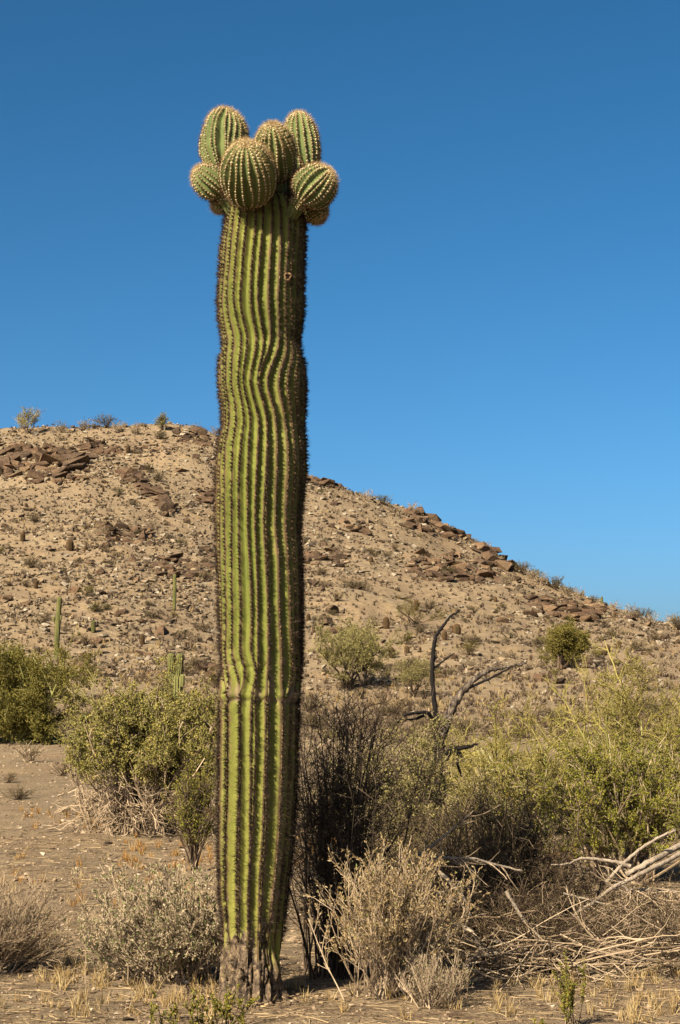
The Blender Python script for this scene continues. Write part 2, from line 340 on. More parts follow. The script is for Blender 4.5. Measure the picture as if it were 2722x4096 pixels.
# ------------------------------------------------------------------ rocks
def hull(seed, n=11, flat=0.7, boxy=0.5):
    rng = np.random.default_rng(seed); p = rng.normal(size=(n, 3)); p = nrm(p)
    bx = np.sign(p) * np.minimum(np.abs(p) * 1.6, 0.62); p = p * (1 - boxy) + bx * boxy; p *= rng.uniform(0.8, 1.1, (n, 1)); p[:, 2] *= flat
    bm = bmesh.new(); [bm.verts.new(q) for q in p]; bmesh.ops.convex_hull(bm, input=list(bm.verts)); 
    loose = [v for v in bm.verts if not v.link_faces]; bmesh.ops.delete(bm, geom=loose, context='VERTS')
    bmesh.ops.triangulate(bm, faces=list(bm.faces)); bm.verts.index_update()
    v = np.array([q.co[:] for q in bm.verts]); t = np.array([[w.index for w in f.verts] for f in bm.faces]); bm.free()
    return v, t
def hull_mesh(name, seed, mat, **kw):
    v, t = hull(seed, **kw); mb = MB(); mb.add(v, tri=t, rnd=np.random.default_rng(seed).random(len(v))); return mb.mesh(name, [mat])
BOULDERS = [hull_mesh('boulder', 100 + i, M['rock'], n=13, flat=0.62 + 0.06 * (i % 4), boxy=0.45) for i in range(14)]
rr = random.Random(5)
def outcrop(label, fx0, fx1, fy0, fy1, n, size=1.0, tilt=0.25, slope=0.0):
    cx, cy = (fx0 + fx1) / 2, (fy0 + fy1) / 2
    b = hitF(cx, fy1); root = link('rock_outcrop', None, loc=b); root.empty_display_size = 0.5; tag(root, label, 'rock outcrop')
    n = int(n * 2.3); rz0 = rr.uniform(-.35, .35); dip = rr.uniform(.12, .32)
    for k in range(n):
        u = (k + rr.random()) / n; fx = fx0 + (fx1 - fx0) * u
        fy = fy0 + (fy1 - fy0) * min(1, max(0, rr.random() * (1 - abs(slope)) + slope * u))
        h = hitF(fx, fy); m = h[1] / F_ / 4.003                       # metres per photo pixel there
        s = m * min(44, max(8, rr.lognormvariate(math.log(23), .5))) * size * 1.12
        o = link('boulder', rr.choice(BOULDERS), root, loc=np.array(h) - b + np.array([0, 0, s * rr.uniform(-.15, 0.35)]))
        o.scale = (s * rr.uniform(1.0, 1.8), s * rr.uniform(0.8, 1.2), s * rr.uniform(0.55, 1.15)); o.rotation_euler = (rr.uniform(-tilt, tilt) * .7, dip + rr.uniform(-tilt, tilt) * .6, rz0 + rr.choice((0, 3.14)) + rr.gauss(0, .3))
    return root
OUT = [('fractured brown cliff face high on the left shoulder of the hill', -40, 105, 1800, 1905, 18, 1.2, .15, 0),
       ('broad blocky orange brown cliff below the spreading ridge-top tree', 110, 345, 1800, 1935, 34, 1.1, .15, 0),
       ('low dark rock slab just under the ridge crest', 325, 476, 1775, 1830, 18, .75, .2, .5),
       ('tall dark diagonal rock rib running down the hill face', 510, 690, 1890, 2065, 34, .9, .25, .8),
       ('rounded ledge of stacked brown boulders in the middle of the hillside', 396, 603, 2094, 2190, 22, .9, .25, .3),
       ('small dark ledge right above the short lone saguaro', 620, 850, 2230, 2330, 22, .7, .25, .2),
       ('layered ledge near the rounded crest of the hill', 706, 830, 1715, 1790, 15, .7, .2, .3),
       ('small dark ledge high on the slope beside the big trunk', 780, 861, 1956, 2025, 10, .7, .2, 0),
       ('jagged brown rock knob breaking the skyline of the slope', 1622, 1755, 2046, 2139, 18, .8, .25, .3),
       ('wide dark outcrop band halfway down the slope', 1642, 2010, 2213, 2345, 46, .85, .3, .15),
       ('brown rock ledge along the descending skyline under the knob', 1750, 1890, 2105, 2175, 18, .7, .25, .5),
       ('layered rusty ledges low on the slope under the skyline saguaro', 2124, 2400, 2390, 2500, 34, .8, .25, .3),
       ('rocky step at the skyline next to the big trunk', 1220, 1400, 1895, 1977, 16, .7, .25, .5),
       ('short black cracked ledge low on the open slope', 1210, 1375, 2213, 2272, 14, .7, .25, 0),
       ('small lone pair of dark rocks on open gravel slope', 1370, 1480, 2090, 2150, 7, .6, .25, 0),
       ('brown stepped rocks at the foot of the skyline ledges', 1900, 2060, 2170, 2300, 20, .75, .3, .7)]
for a in OUT: outcrop(*a)
OUTC = np.array([hitF((a[1] + a[2]) / 2, (a[3] + a[4]) / 2)[:2] for a in OUT])

LAND = [(c, ph, 13.0) for c, ph in zip(OUTC, ('beside the fractured cliff on the hill shoulder', 'beside the broad blocky orange brown cliff', 'near the low dark slab under the crest', 'along the tall dark diagonal rock rib', 'beside the rounded ledge in mid hillside', 'near the dark ledge above the short saguaro', 'near the layered ledge by the rounded crest', 'near the small high ledge beside the big trunk', 'beside the jagged rock knob on the skyline', 'beside the wide dark outcrop band', 'by the ledge along the descending skyline', 'beside the rusty ledges under the skyline saguaro', 'near the rocky step beside the big trunk', 'near the short black cracked ledge', 'near the lone pair of dark rocks', 'by the stepped rocks below the skyline ledges'))]
for fx, fy, ph in ((226, 2642, 'near the slender tall saguaro'), (698, 2444, 'near the short armless saguaro'), (2242, 2678, 'near the rounded dense green palo verde'), (1406, 2755, 'near the wide airy palo verde'), (1780, 2585, 'on the open slope behind the burnt snag'), (118, 1735, 'near the spreading pale ridge-top tree')): LAND.append((hitF(fx, fy)[:2], ph, 11.0))
def where(x, y, other):
    d = [math.hypot((x - c[0]), (y - c[1]) * 0.6) / r for c, ph, r in LAND]; i = int(np.argmin(d)); return LAND[i][1] if d[i] < 1 else other
def wedge(n, y0, y1, rng, bias=1.0):
    y = np.exp(rng.uniform(math.log(y0), math.log(y1), n) * 1.0); x = rng.uniform(-0.23, 0.23, n) * y; return x, y
rng = np.random.default_rng(11)
hulls = [hull(300 + i, n=8, flat=0.6) for i in range(10)]
def scatter_rocks(name, label, x, y, s, mat, seed, kind='stuff'):
    g = np.random.default_rng(seed); mb = MB(); z = T(x, y); n = len(x); which = g.integers(0, len(hulls), n)
    for h, (v, t) in enumerate(hulls):
        i = np.where(which == h)[0]; k = len(i)
        if not k: continue
        a = g.uniform(0, 6.28, k); ca, sa = np.cos(a), np.sin(a)
        vv = v[None] * (s[i][:, None, None] * g.uniform(0.7, 1.3, (k, 1, 3)))
        X = vv[..., 0] * ca[:, None] - vv[..., 1] * sa[:, None] + x[i][:, None]; Y = vv[..., 0] * sa[:, None] + vv[..., 1] * ca[:, None] + y[i][:, None]
        Z = vv[..., 2] + (z[i] + s[i] * 0.22)[:, None]
        tri = (t[None] + (np.arange(k) * len(v))[:, None, None]).reshape(-1, 3)
        mb.add(np.stack([X, Y, Z], -1).reshape(-1, 3), tri=tri, rnd=np.repeat(g.random(k), len(v)))
    o = link(name, mb.mesh(name, [mat])); tag(o, label, 'rocks', kind=kind); return o
# rubble over the whole hillside, thicker in clusters
x, y = wedge(150000, 62, 268, rng); dens = 0.38 + 0.9 * fbm(x / 9, y / 14, s=77, o=3) + 0.5 * sstep(0.02, -0.05, x / y)
dmin = np.min(np.hypot((x[:, None] - OUTC[:, 0]) / 9, (y[:, None] - OUTC[:, 1]) / 16), axis=1); dens = dens + 0.7 * np.exp(-dmin ** 2)
dens *= 0.25 + 0.75 * sstep(85, 125, y)
k = rng.random(len(x)) < dens * 0.40; x, y = x[k], y[k]
s = np.clip(rng.lognormal(math.log(0.17), 0.6, len(x)), 0.07, 0.55) * (0.22 + 0.78 * y / 200)
scatter_rocks('hillside_rubble', 'loose tan and brown rubble strewn over the hillside', x, y, s, M['rubble'], 12)
x, y = wedge(14000, 7.5, 62, rng); s = np.clip(rng.lognormal(math.log(0.0085), 0.5, len(x)), 0.004, 0.05) * (0.55 + y / 16)
scatter_rocks('ground_pebbles', 'small pale pebbles scattered over the flat desert floor', x, y, s, M['pebble'], 13)
# the larger loose boulders, one by one
n = 0
while n < 190:
    xx, yy = wedge(1, 95, 258, rng); d = 0.3 + 0.8 * fbm(xx / 9, yy / 14, s=77, o=3)[0] + 0.5 * (xx[0] < 0)
    if rng.random() > d: continue
    q = np.array([xx[0], yy[0], Tz(xx[0], yy[0])]); s = rng.uniform(0.35, 0.95) * (0.5 + 0.5 * yy[0] / 200)
    o = link('hillside_boulder', BOULDERS[n % 14], loc=q + [0, 0, s * 0.18]); o.scale = (s * rng.uniform(0.8, 1.5), s, s * rng.uniform(0.6, 1.1)); o.rotation_euler = (rng.uniform(-.25, .25), rng.uniform(-.25, .25), rng.uniform(0, 6.28))
    w_ = where(q[0], q[1], 'on the open stony hillside'); tag(o, 'loose brown boulder ' + w_, 'boulder', 'loose boulders ' + w_); n += 1

# ------------------------------------------------------------------ cactus bodies
def sweep_ribbed(Cp, R, A, dep, m=8, X=None, Yx=None, lump=None, skew=0.5):
    """ribbed body: centre line (nz,3), radii (nz,), rib angles (nz,N) increasing, groove depth per gap as share of gap width"""
    nz, N = A.shape
    if X is None:
        tg = nrm(np.gradient(Cp, axis=0)); X = np.zeros((nz, 3)); ref = np.array([1., 0, 0]) if abs(tg[0][0]) < 0.9 else np.array([0, 1., 0])
        v = ref - tg[0] * ref.dot(tg[0])
        for i in range(nz):
            v = v - tg[i] * v.dot(tg[i]); v = v / np.linalg.norm(v); X[i] = v
        Yx = np.cross(tg, X)
    nxt = np.concatenate([A[:, 1:], A[:, :1] + 2 * math.pi], 1); gap = nxt - A
    t = np.arange(m) / m
    th = A[:, :, None] + gap[:, :, None] * t                       # nz,N,m
    tw = np.where(t < skew, 0.5 * t / skew, 0.5 + 0.5 * (t - skew) / (1 - skew)); prof = (0.5 - 0.5 * np.cos(2 * math.pi * tw)) ** 0.78
    g = np.asarray(dep)[:, None] * np.minimum(gap, 0.5) * R[:, None]
    r = R[:, None, None] - g[:, :, None] * prof
    rid = (1 - prof)[None, None, :] * np.ones_like(r)
    if lump is not None: r = r + lump(th, Cp[:, 2][:, None, None])
    th = th.reshape(nz, -1); r = r.reshape(nz, -1)
    v = Cp[:, None, :] + r[..., None] * (np.cos(th)[..., None] * X[:, None, :] + np.sin(th)[..., None] * Yx[:, None, :])
    return v, rid.reshape(nz, -1)
def grid_faces(nz, na):
    i = np.arange(nz * na).reshape(nz, na); a = i[:-1]; b = np.roll(a, -1, 1); c = i[1:]; d = np.roll(c, -1, 1)
    return np.stack([a, b, d, c], -1).reshape(-1, 4)
def ridge_points(v, N, m, step, rng, zskip=None):
    """points and outward normals spaced along each ridge line"""
    nz = v.shape[0]; Pn, Nn, Fr = [], [], []
    ctr = v.mean(axis=1)
    for j in range(N):
        line = v[:, j * m]; l = v[:, (j * m - 1) % (N * m)]; r_ = v[:, (j * m + 1) % (N * m)]
        side = nrm(r_ - l); tg = nrm(np.gradient(line, axis=0)); nm = np.cross(side, tg); out = line - ctr
        nm = nm * np.sign(np.sum(nm * out, -1, keepdims=True) + 1e-9); nm = nrm(nrm(nm) + 0.35 * nrm(out))
        s = np.concatenate([[0], np.cumsum(np.linalg.norm(np.diff(line, axis=0), axis=1))])
        u = np.arange(rng.uniform(0, step), s[-1], step); u = u + rng.uniform(-.2, .2, len(u)) * step
        f = np.stack([np.interp(u, s, line[:, c]) for c in range(3)], 1); q = np.stack([np.interp(u, s, nm[:, c]) for c in range(3)], 1)
        Pn.append(f); Nn.append(nrm(q)); Fr.append(u / s[-1])
    return np.concatenate(Pn), np.concatenate(Nn), np.concatenate(Fr)
def spines(mb, pos, nm, per, L, r, rng, spread=1.25, light=0.12, shade=None):
    n = len(pos); i = np.repeat(np.arange(n), per); d = nm[i] + spread * nrm(rng.normal(size=(len(i), 3))) * rng.uniform(0.3, 1, (len(i), 1)); d = nrm(d)
    flip = np.sum(d * nm[i], -1) < 0.05; d[flip] = nrm(d[flip] + nm[i][flip] * 0.9)
    LL = (np.broadcast_to(np.asarray(L, float), (n,))[i] * rng.uniform(0.45, 1.15, len(i)))[:, None]
    s = nrm(np.cross(d, rng.normal(size=(len(i), 3)))); w = np.cross(d, s); b = pos[i]
    v = np.stack([b + s * r, b - 0.5 * s * r + 0.87 * w * r, b - 0.5 * s * r - 0.87 * w * r, b + d * LL], 1)
    k = np.arange(len(i))[:, None] * 4; tri = np.concatenate([k + [0, 1, 3], k + [1, 2, 3], k + [2, 0, 3]], 0)
    rv = rng.random(len(i)) * (1 - light) + light * (rng.random(len(i)) < light)
    if shade is not None: rv = np.clip(shade[i] + 0.35 * (rv - 0.5), 0, 1)
    mb.add(v.reshape(-1, 3), tri=tri, rnd=np.repeat(rv, 4))
OCT = np.array([[1, 0, 0], [0, 1, 0], [-1, 0, 0], [0, -1, 0], [0, 0, 1], [0, 0, -1.]]); OCF = np.array([[0, 1, 4], [1, 2, 4], [2, 3, 4], [3, 0, 4], [1, 0, 5], [2, 1, 5], [3, 2, 5], [0, 3, 5]])
def knobs(mb, pos, nm, s, rng, zs=1.3):
    n = len(pos); S = np.broadcast_to(np.asarray(s, float), (n,)) * rng.uniform(0.75, 1.2, n)
    v = (pos + nm * (S * 0.15)[:, None])[:, None, :] + OCT[None] * (S[:, None, None] * np.array([1, 1, zs]))
    mb.add(v.reshape(-1, 3), tri=(OCF[None] + (np.arange(n) * 6)[:, None, None]).reshape(-1, 3), rnd=np.repeat(rng.random(n), 6))

# ------------------------------------------------------------------ the tall saguaro
YS = 10.0
def main_saguaro():
    rng = np.random.default_rng(4)
    edge = [(868, 905, 1214), (890, 899, 1224), (988, 886, 1225), (1060, 880, 1221), (1120, 876, 1218), (1160, 873, 1218), (1215, 869, 1217), (1270, 872, 1213), (1330, 882, 1206), (1375, 892, 1200), (1444, 877, 1219), (1500, 874, 1226),
            (1559, 875, 1228), (1636, 886, 1222), (1712, 886, 1216), (1789, 868, 1224), (1904, 862, 1225), (2000, 863, 1213), (2115, 866, 1203), (2230, 870, 1211), (2383, 875, 1213), (2536, 880, 1210), (2612, 885, 1208),
            (2668, 886, 1205), (2730, 879, 1203), (2788, 875, 1202), (2806, 881, 1192), (2830, 878, 1196), (2900, 879, 1194), (3075, 877, 1190), (3349, 876, 1172), (3569, 879, 1148), (3679, 890, 1136), (3788, 896, 1124),
            (3898, 892, 1124), (3960, 890, 1132), (4010, 884, 1142)]
    eL = np.array([PF(l, yy, YS) for yy, l, r in edge]); eR = np.array([PF(r, yy, YS) for yy, l, r in edge])
    z = eL[:, 2][::-1]; xc = ((eL[:, 0] + eR[:, 0]) / 2)[::-1]; Rr = ((eR[:, 0] - eL[:, 0]) / 2)[::-1]
    x0 = xc[1]; base = np.array([x0, YS, Tz(x0, YS)])
    zt = z[-1]; dome = 0.15
    zz = np.concatenate([np.arange(z[0], zt, 0.008), zt + dome * np.sin(np.linspace(0.02, math.pi / 2 - 0.03, 26))])
    R = np.interp(zz, z, Rr); cx = np.interp(zz, z, xc); top = zz > zt; R[top] = Rr[-1] * np.sqrt(np.maximum(1 - ((zz[top] - zt) / (dome * 1.001)) ** 2, 0.0004))
    kern = np.ones(7) / 7; Rs = np.convolve(np.pad(R, 3, mode='edge'), kern, 'valid'); keep = np.abs(zz - PF(1000, 2800, YS)[2]) < 0.04; R = np.where(keep | top, R, Rs)
    cx = np.convolve(np.pad(cx, 6, mode='edge'), np.ones(13) / 13, 'valid')
    nz = len(zz); Cp = np.stack([cx, np.full(nz, YS), zz], 1)
    # ribs: 24 near the top, pairs join to leave 14 at the foot
    N = 30; gaps = np.ones((nz, N)) * (1 + 0.10 * rng.normal(size=N))[None]
    zf = lambda fy: PF(1000, fy, YS)[2]
    front = int(round((1.5 * math.pi + 0.12) / (2 * math.pi) * N))
    join = {(front - 1) % N: 1560, (front + 4) % N: 2150, (front - 3) % N: 2690, (front - 5) % N: 2760, (front + 1) % N: 2800, (front + 6) % N: 2650, (front - 7) % N: 2780, (front + 8) % N: 2600, (front - 9) % N: 2300, (front + 10) % N: 1900, (front + 12) % N: 2700, (front - 11) % N: 2790, (front + 14) % N: 2500, (front - 13) % N: 2650}
    for g, fy in join.items(): gaps[:, g] *= 0.015 + 0.985 * sstep(zf(fy) - 0.04, zf(fy) + (0.42 if fy < 2500 else 0.16), zz)
    gaps *= 2 * math.pi / gaps.sum(1, keepdims=True)
    A0 = np.concatenate([np.zeros((nz, 1)), np.cumsum(gaps, 1)[:, :-1]], 1) + 0.1
    A0 = A0 - (A0[:, front:front + 1] - A0[-40, front])
    Wd = np.exp(-((zz - zf(1380)) / 0.16) ** 2); W2 = np.exp(-((zz - zf(1560)) / 0.17) ** 2)
    mid = A0 - 1.5 * math.pi
    A0 = A0 + (0.10 * Wd[:, None] * np.cos(mid - 0.3) - 0.25 * W2[:, None] * np.cos(mid - 0.55)) + 0.055 * vnoise(np.arange(N)[None] * 0.9, zz[:, None] * 1.4, s=8) + 0.018 * vnoise(np.arange(N)[None] * 3.3, zz[:, None] * 4.0, s=18) + 0.035 * np.sin(zz * 1.3)[:, None]
    hb = zz - base[2]; R = R + 0.02 * sstep(0.12, -0.03, hb)
    dep = (0.38 + 0.08 * sstep(2.0, 3.2, hb)) * (1 - 0.55 * sstep(0.75, 0.15, hb)) * np.where(top, 0.6, 1.0)
    ring = np.exp(-((zz - zf(2803)) / 0.012) ** 2)
    zc = zf(2804)
    def lump(th, z_):
        w = 0.02 * vnoise(np.cos(th) * 4, np.sin(th) * 4, s=63)
        am = 0.65 + 0.6 * vnoise(np.cos(th) * 3, np.sin(th) * 3, s=64)
        cre = -0.011 * am * np.exp(-((z_ - zc + w) / 0.010) ** 2) + 0.006 * am * np.exp(-((z_ - zc - 0.035 + w) / 0.02) ** 2) - 0.010 * np.exp(-((z_ - zf(2668) + 2 * w) / 0.012) ** 2) * (np.cos(th) < 0.2)
        b = sstep(0.55, 0.15, z_ - base[2])
        return cre + 0.05 * b * fbm(np.cos(th) * 5, np.sin(th) * 5, z_ * 6, s=41) - 0.03 * b * (np.abs(fbm(np.cos(th) * 4, np.sin(th) * 4, z_ * 3, s=48)) < 0.05) + 0.010 * fbm(np.cos(th) * 3, np.sin(th) * 3, z_ * 3, s=44, o=3) + 0.004 * (1 - b) * fbm(np.cos(th) * 8, np.sin(th) * 8, z_ * 16, s=46, o=2)
    X = np.tile([1., 0, 0], (nz, 1)); Yx = np.tile([0, 1., 0], (nz, 1)); m = 12
    v, rid = sweep_ribbed(Cp, R, A0, dep, m, X, Yx, lump, 0.44)
    root = link('saguaro_cactus', None, loc=base); tag(root, 'tall thick ribbed saguaro trunk crowned with a cluster of round spiny arms', 'cactus')
    th = A0[:, 0][:, None]
    barkv = hb[:, None] + 0.42 * fbm(v[..., 0] * 9, v[..., 1] * 9, v[..., 2] * 4, s=51) + 0.16 * (rid - 0.5); bark = 1 - sstep(0.18, 0.52, barkv)
    scar = 0.55 * ring[:, None] * (0.75 + 0.5 * vnoise(v[..., 0] * 20, v[..., 1] * 20, s=6)) + np.exp(-((hb - 0.62) / 0.05) ** 2)[:, None] * 0.8 * (rid > 0.5) * (vnoise(v[..., 0] * 14, v[..., 1] * 14, v[..., 2] * 4, s=7) > 0.0)
    scar = scar + 0.5 * np.exp(-((zz - zf(2665)) / 0.010) ** 2)[:, None] * (v[..., 0] < base[0] - 0.1)
    for (fx, fy0, fy1) in ((913, 2735, 2800), (948, 2740, 2800), (1034, 2745, 2800), (1086, 2700, 2790), (1134, 2640, 2660), (1165, 2745, 2800), (1148, 1095, 1120)):
        c = PF(fx, (fy0 + fy1) / 2, YS - 0.2); scar = scar + 1.2 * np.exp(-(((v[..., 0] - c[0]) / 0.016) ** 2 + ((v[..., 2] - c[2]) / max(0.018, (fy1 - fy0) * 0.0008)) ** 2)) * (v[..., 1] < YS)
    vl = v - base; mb = MB(); mb.add(vl.reshape(-1, 3), quad=grid_faces(nz, N * m)); cap = len(vl.reshape(-1, 3)) - N * m
    body = link('trunk', mb.mesh('saguaro_trunk', [M['saguaro']], True, {'ridge': rid, 'bark': bark, 'scar': np.clip(scar, 0, 1)}), root)
    pos, nm, fr = ridge_points(vl, N, m, 0.0215, rng); keep = (pos[:, 2] > 0.30 + 0.2 * rng.random(len(pos))) & (rng.random(len(pos)) > 0.07); pos, nm = pos[keep], nm[keep]
    ringz = zf(2770) - base[2]; hurt = (np.abs(pos[:, 2] - ringz) < 0.05) & (rng.random(len(pos)) < 0.6); pos, nm = pos[~hurt], nm[~hurt]
    mb = MB(); knobs(mb, pos, nm, 0.0066, rng); o = link('areoles', mb.mesh('areoles', [M['areole']]), root); tag(o, kind='stuff')
    mb = MB(); low = sstep(2.6, 1.2, pos[:, 2]); spines(mb, pos, nm, 19, (0.030 + 0.016 * low) * rng.uniform(0.6, 1.25, len(pos)), 0.00115, rng, 1.4)
    o = link('spines', mb.mesh('spines', [M['spine']]), root); tag(o, kind='stuff')
    # wound where a hole has been pecked
    c = PF(1152, 1108, YS - 0.205) - base; mb = MB(); a = np.linspace(0, 2 * math.pi, 18, endpoint=False); hole = [(0.024, 0.004), (0.019, -0.007), (0.013, -0.006), (0.008, 0.006), (0.003, 0.02)]
    hv = np.array([[c[0] + r * math.cos(t) * (1 + .25 * math.sin(3 * t)), c[1] + y_ + 0.004 * math.sin(5 * t), c[2] + 1.2 * r * math.sin(t)] for r, y_ in hole for t in a]); mb.add(hv, quad=grid_faces(5, 18), rnd=np.repeat([.9, 1, .5, 0, 0], 18))
    link('wound', mb.mesh('wound', [M['areole']], True), root)
    # the arms: (apex px, low end px, half width px, depth of apex, depth of low end, trunk anchor)
    def zp(zx, zy, Y): return PF(680 + zx / 2.036, 350 + zy / 2.036, Y)
    mpx = YS / F_ / 4.003 / 2.036
    arms = [('A', (455, 190), (425, 690), 203, 10.16, 10.10), ('B', (835, 302), (872, 750), 168, 9.70, 9.95), ('C', (1040, 218), (1095, 730), 160, 10.18, 10.12),
            ('I', (975, 520), (965, 900), 140, 10.12, 10.06), ('D', (622, 458), (648, 950), 212, 9.50, 9.80), ('E', (218, 665), (420, 870), 140, 9.86, 9.90), ('F', (1305, 680), (1065, 930), 180, 9.76, 9.80),
            ('G', (1235, 1085), (1120, 900), 118, 9.97, 10.0), ('H', (372, 1000), (470, 880), 95, 10.0, 10.02)]
    for nme, ap, lo, hw, ya, yl in arms:
        a = zp(ap[0], ap[1], ya) - base; l = zp(lo[0], lo[1], yl) - base; Rm = hw * mpx
        ctr_top = np.array([Cp[-1, 0], YS, min(zt - 0.05, l[2] + base[2] + 0.05)]) - base
        Lk = np.linalg.norm(a - l); ax = (a - l) / Lk
        ph = np.linspace(0.30, math.pi - 0.02, 64); sk = (0.5 - 0.5 * np.cos(ph)); kr = Rm * np.sin(ph) ** 0.82 * (1 + 0.08 * np.cos(ph))
        neck0 = ctr_top + np.array([0, 0, -0.08]) + 0.55 * Rr[-1] * nrm((l - ctr_top) * [1, 1, 0.2])
        st = l + ax * Lk * sk[0]; tt = np.linspace(0, 1, 12, endpoint=False)[:, None]
        nk = neck0 * (1 - tt) ** 2 + 2 * tt * (1 - tt) * (0.5 * (neck0 + st) - ax * 0.02) + st * tt ** 2
        path = np.concatenate([nk, l + ax * (Lk * sk)[:, None]]); rad = np.concatenate([np.linspace(max(kr[0], Rm * 0.62), kr[0] * 1.02, 12, endpoint=False) if hw > 145 and nme in 'ABC' else np.linspace(kr[0] * 0.75, kr[0], 12, endpoint=False), kr])
        # even out the spacing
        s = np.concatenate([[0], np.cumsum(np.linalg.norm(np.diff(path, axis=0), axis=1))])
        n_ = len(path); Na = 22 if hw > 160 else 18
        aa = np.arange(Na) * 2 * math.pi / Na + rng.uniform(0, 1); AA = aa[None] + 0.09 * vnoise(np.arange(Na)[None] * .8, s[:, None] * 7, s=int(hw)) + 0.05 * rng.normal(size=Na)[None] + 0.06 * np.sin(s * 7)[:, None]
        dp = 0.46 * np.concatenate([np.ones(12), np.clip(np.sin(ph) * 1.5, 0.15, 1)])
        ph0 = rng.uniform(0, 50)
        vv, rd = sweep_ribbed(path, rad, AA, dp, 8, lump=lambda th, z_: 0.15 * Rm * fbm(np.cos(th) * 1.1 + ph0, np.sin(th) * 1.1, z_ * 5, s=71, o=3) + 0.03 * Rm * fbm(np.cos(th) * 4 + ph0, np.sin(th) * 4, z_ * 22, s=73, o=2))
        mb = MB(); mb.add(vv.reshape(-1, 3), quad=grid_faces(n_, Na * 8))
        arm = link('arm', mb.mesh('saguaro_arm', [M['saguaro_arm']], True, {'ridge': rd, 'bark': rd * 0, 'scar': rd * 0}), root)
        p2, n2, f2 = ridge_points(vv[10:], Na, 8, 0.0185, rng)
        axv = np.sum((p2 - l) * ax, -1) / Lk; tip = np.clip((axv - 0.55) / 0.45, 0, 1)
        mb = MB(); knobs(mb, p2, n2, 0.0070 + 0.002 * tip, rng, 1.0); o = link('areoles', mb.mesh('arm_areoles', [M['wool']]), arm); tag(o, kind='stuff')
        mb = MB(); spines(mb, p2, nrm(n2 + ax * (0.5 * tip)[:, None]), 10, 0.027 + 0.008 * tip, 0.00075, rng, 1.2, shade=0.15 + 0.75 * tip ** 0.7); o = link('spines', mb.mesh('arm_spines', [M['gold_spine']]), arm); tag(o, kind='stuff')
        ct = 150; q = nrm(rng.normal(size=(ct, 3)) * 0.5 + ax); tp = vv[-1].mean(0) - ax * 0.012 + (q - ax) * Rm * 0.36
        mb = MB(); spines(mb, tp, nrm(ax + 0.3 * q), 9, 0.030, 0.0011, rng, 0.7); o = link('crown_wool', mb.mesh('crown_wool', [M['wool']]), arm); tag(o, kind='stuff')
    return base
SAG = main_saguaro()

# ------------------------------------------------------------------ smaller saguaros and barrels
def column_mesh(name, h, r, N, mat, seed, taper=0.85, bend=0.0, m=6, foot=0.8):
    g = np.random.default_rng(seed); t = np.concatenate([np.linspace(0, 1 - r / h * 0.9, 16, endpoint=False), 1 - (r / h * 0.9) * (1 - np.sin(np.linspace(0, math.pi / 2 - 0.04, 10)))])
    zz = t * h; R = r * (foot + (1 - foot) * sstep(0, 0.35, t)) * (1 - (1 - taper) * sstep(0.4, 1, t)); d = t > 1 - r / h * 0.9
    R[d] = R[d] * np.sqrt(np.maximum(1 - ((t[d] - (1 - r / h * 0.9)) / (r / h * 0.9)) ** 2, 0.004)); R = R * (1 + 0.05 * vnoise(zz / r * 0.5, 0, s=seed))
    Cp = np.stack([bend * t ** 2 * h, 0 * t, zz], 1); A = np.tile(np.arange(N) * 2 * math.pi / N, (len(t), 1))
    v, rid = sweep_ribbed(Cp, R, A, np.full(len(t), 0.5), m, np.tile([1., 0, 0], (len(t), 1)), np.tile([0, 1., 0], (len(t), 1)))
    return v, rid
def add_column(root, part, v, rid, mat):
    mb = MB(); mb.add(v.reshape(-1, 3), quad=grid_faces(*v.shape[:2])); return link(part, mb.mesh(part, [mat], True, {'ridge': rid, 'scar': rid * 0, 'bark': rid * 0}), root)
def small_spines(par, v, N, m, mat, seed, step, L, r, per=4):
    g = np.random.default_rng(seed); p, n, f = ridge_points(v, N, m, step, g); mb = MB(); spines(mb, p, n, per, L, r, g); o = link('spines', mb.mesh('spines', [mat]), par); tag(o, kind='stuff')
def lone_saguaro(label, fx, fy_base, fy_top, wpx, seed, buds=(), lean=0.0, base=None):
    b = hitF(fx, fy_base) if base is None else base; k = b[1] / F_ / 4.003; h = (CAMZ + (PF(fx, fy_top, b[1])[2] - CAMZ)) - b[2]; r = wpx * k / 2
    root = link('saguaro_cactus', None, loc=b); tag(root, label, 'cactus'); v, rid = column_mesh('trunk', h, r, 14, M['saguaro_far'], seed, 0.9, lean)
    add_column(root, 'trunk', v, rid, M['saguaro_far']); small_spines(root, v, 14, 6, M['spine'], seed, h / 60, r * 0.22, r * 0.02)
    for (t, sd, bl) in buds:
        vb, rb = column_mesh('arm', bl, r * 0.5, 10, M['saguaro_far'], seed + 1, 0.95, 0, foot=0.6); vb = vb + np.array([sd * r * 1.25, -r * 0.2, t * h]); add_column(root, 'arm', vb, rb, M['saguaro_far'])
    return root
lone_saguaro('slender tall saguaro with tiny arm buds at the foot of the hill', 226, 2642, 2388, 22, 21, ((0.60, -1, 0.35), (0.62, 1, 0.35)), 0.03)
lone_saguaro('short armless saguaro below a small dark ledge on the hillside', 698, 2444, 2298, 15, 22)
lone_saguaro('tiny saguaro standing on the descending skyline', 2410, 2422, 2388, 9, 23)
lone_saguaro('young stubby saguaro on the gravel flat between the two lone saguaros', 373, 2532, 2483, 18, 24)
lone_saguaro('thin young saguaro among rocks at the hill foot', 2301, 2560, 2512, 11, 25)
b = onground(83.5, 40.0); lone_saguaro('small pale saguaro tip peeking from behind the olive leafed bush', 334, 0, 2858, 37, 26, base=b)
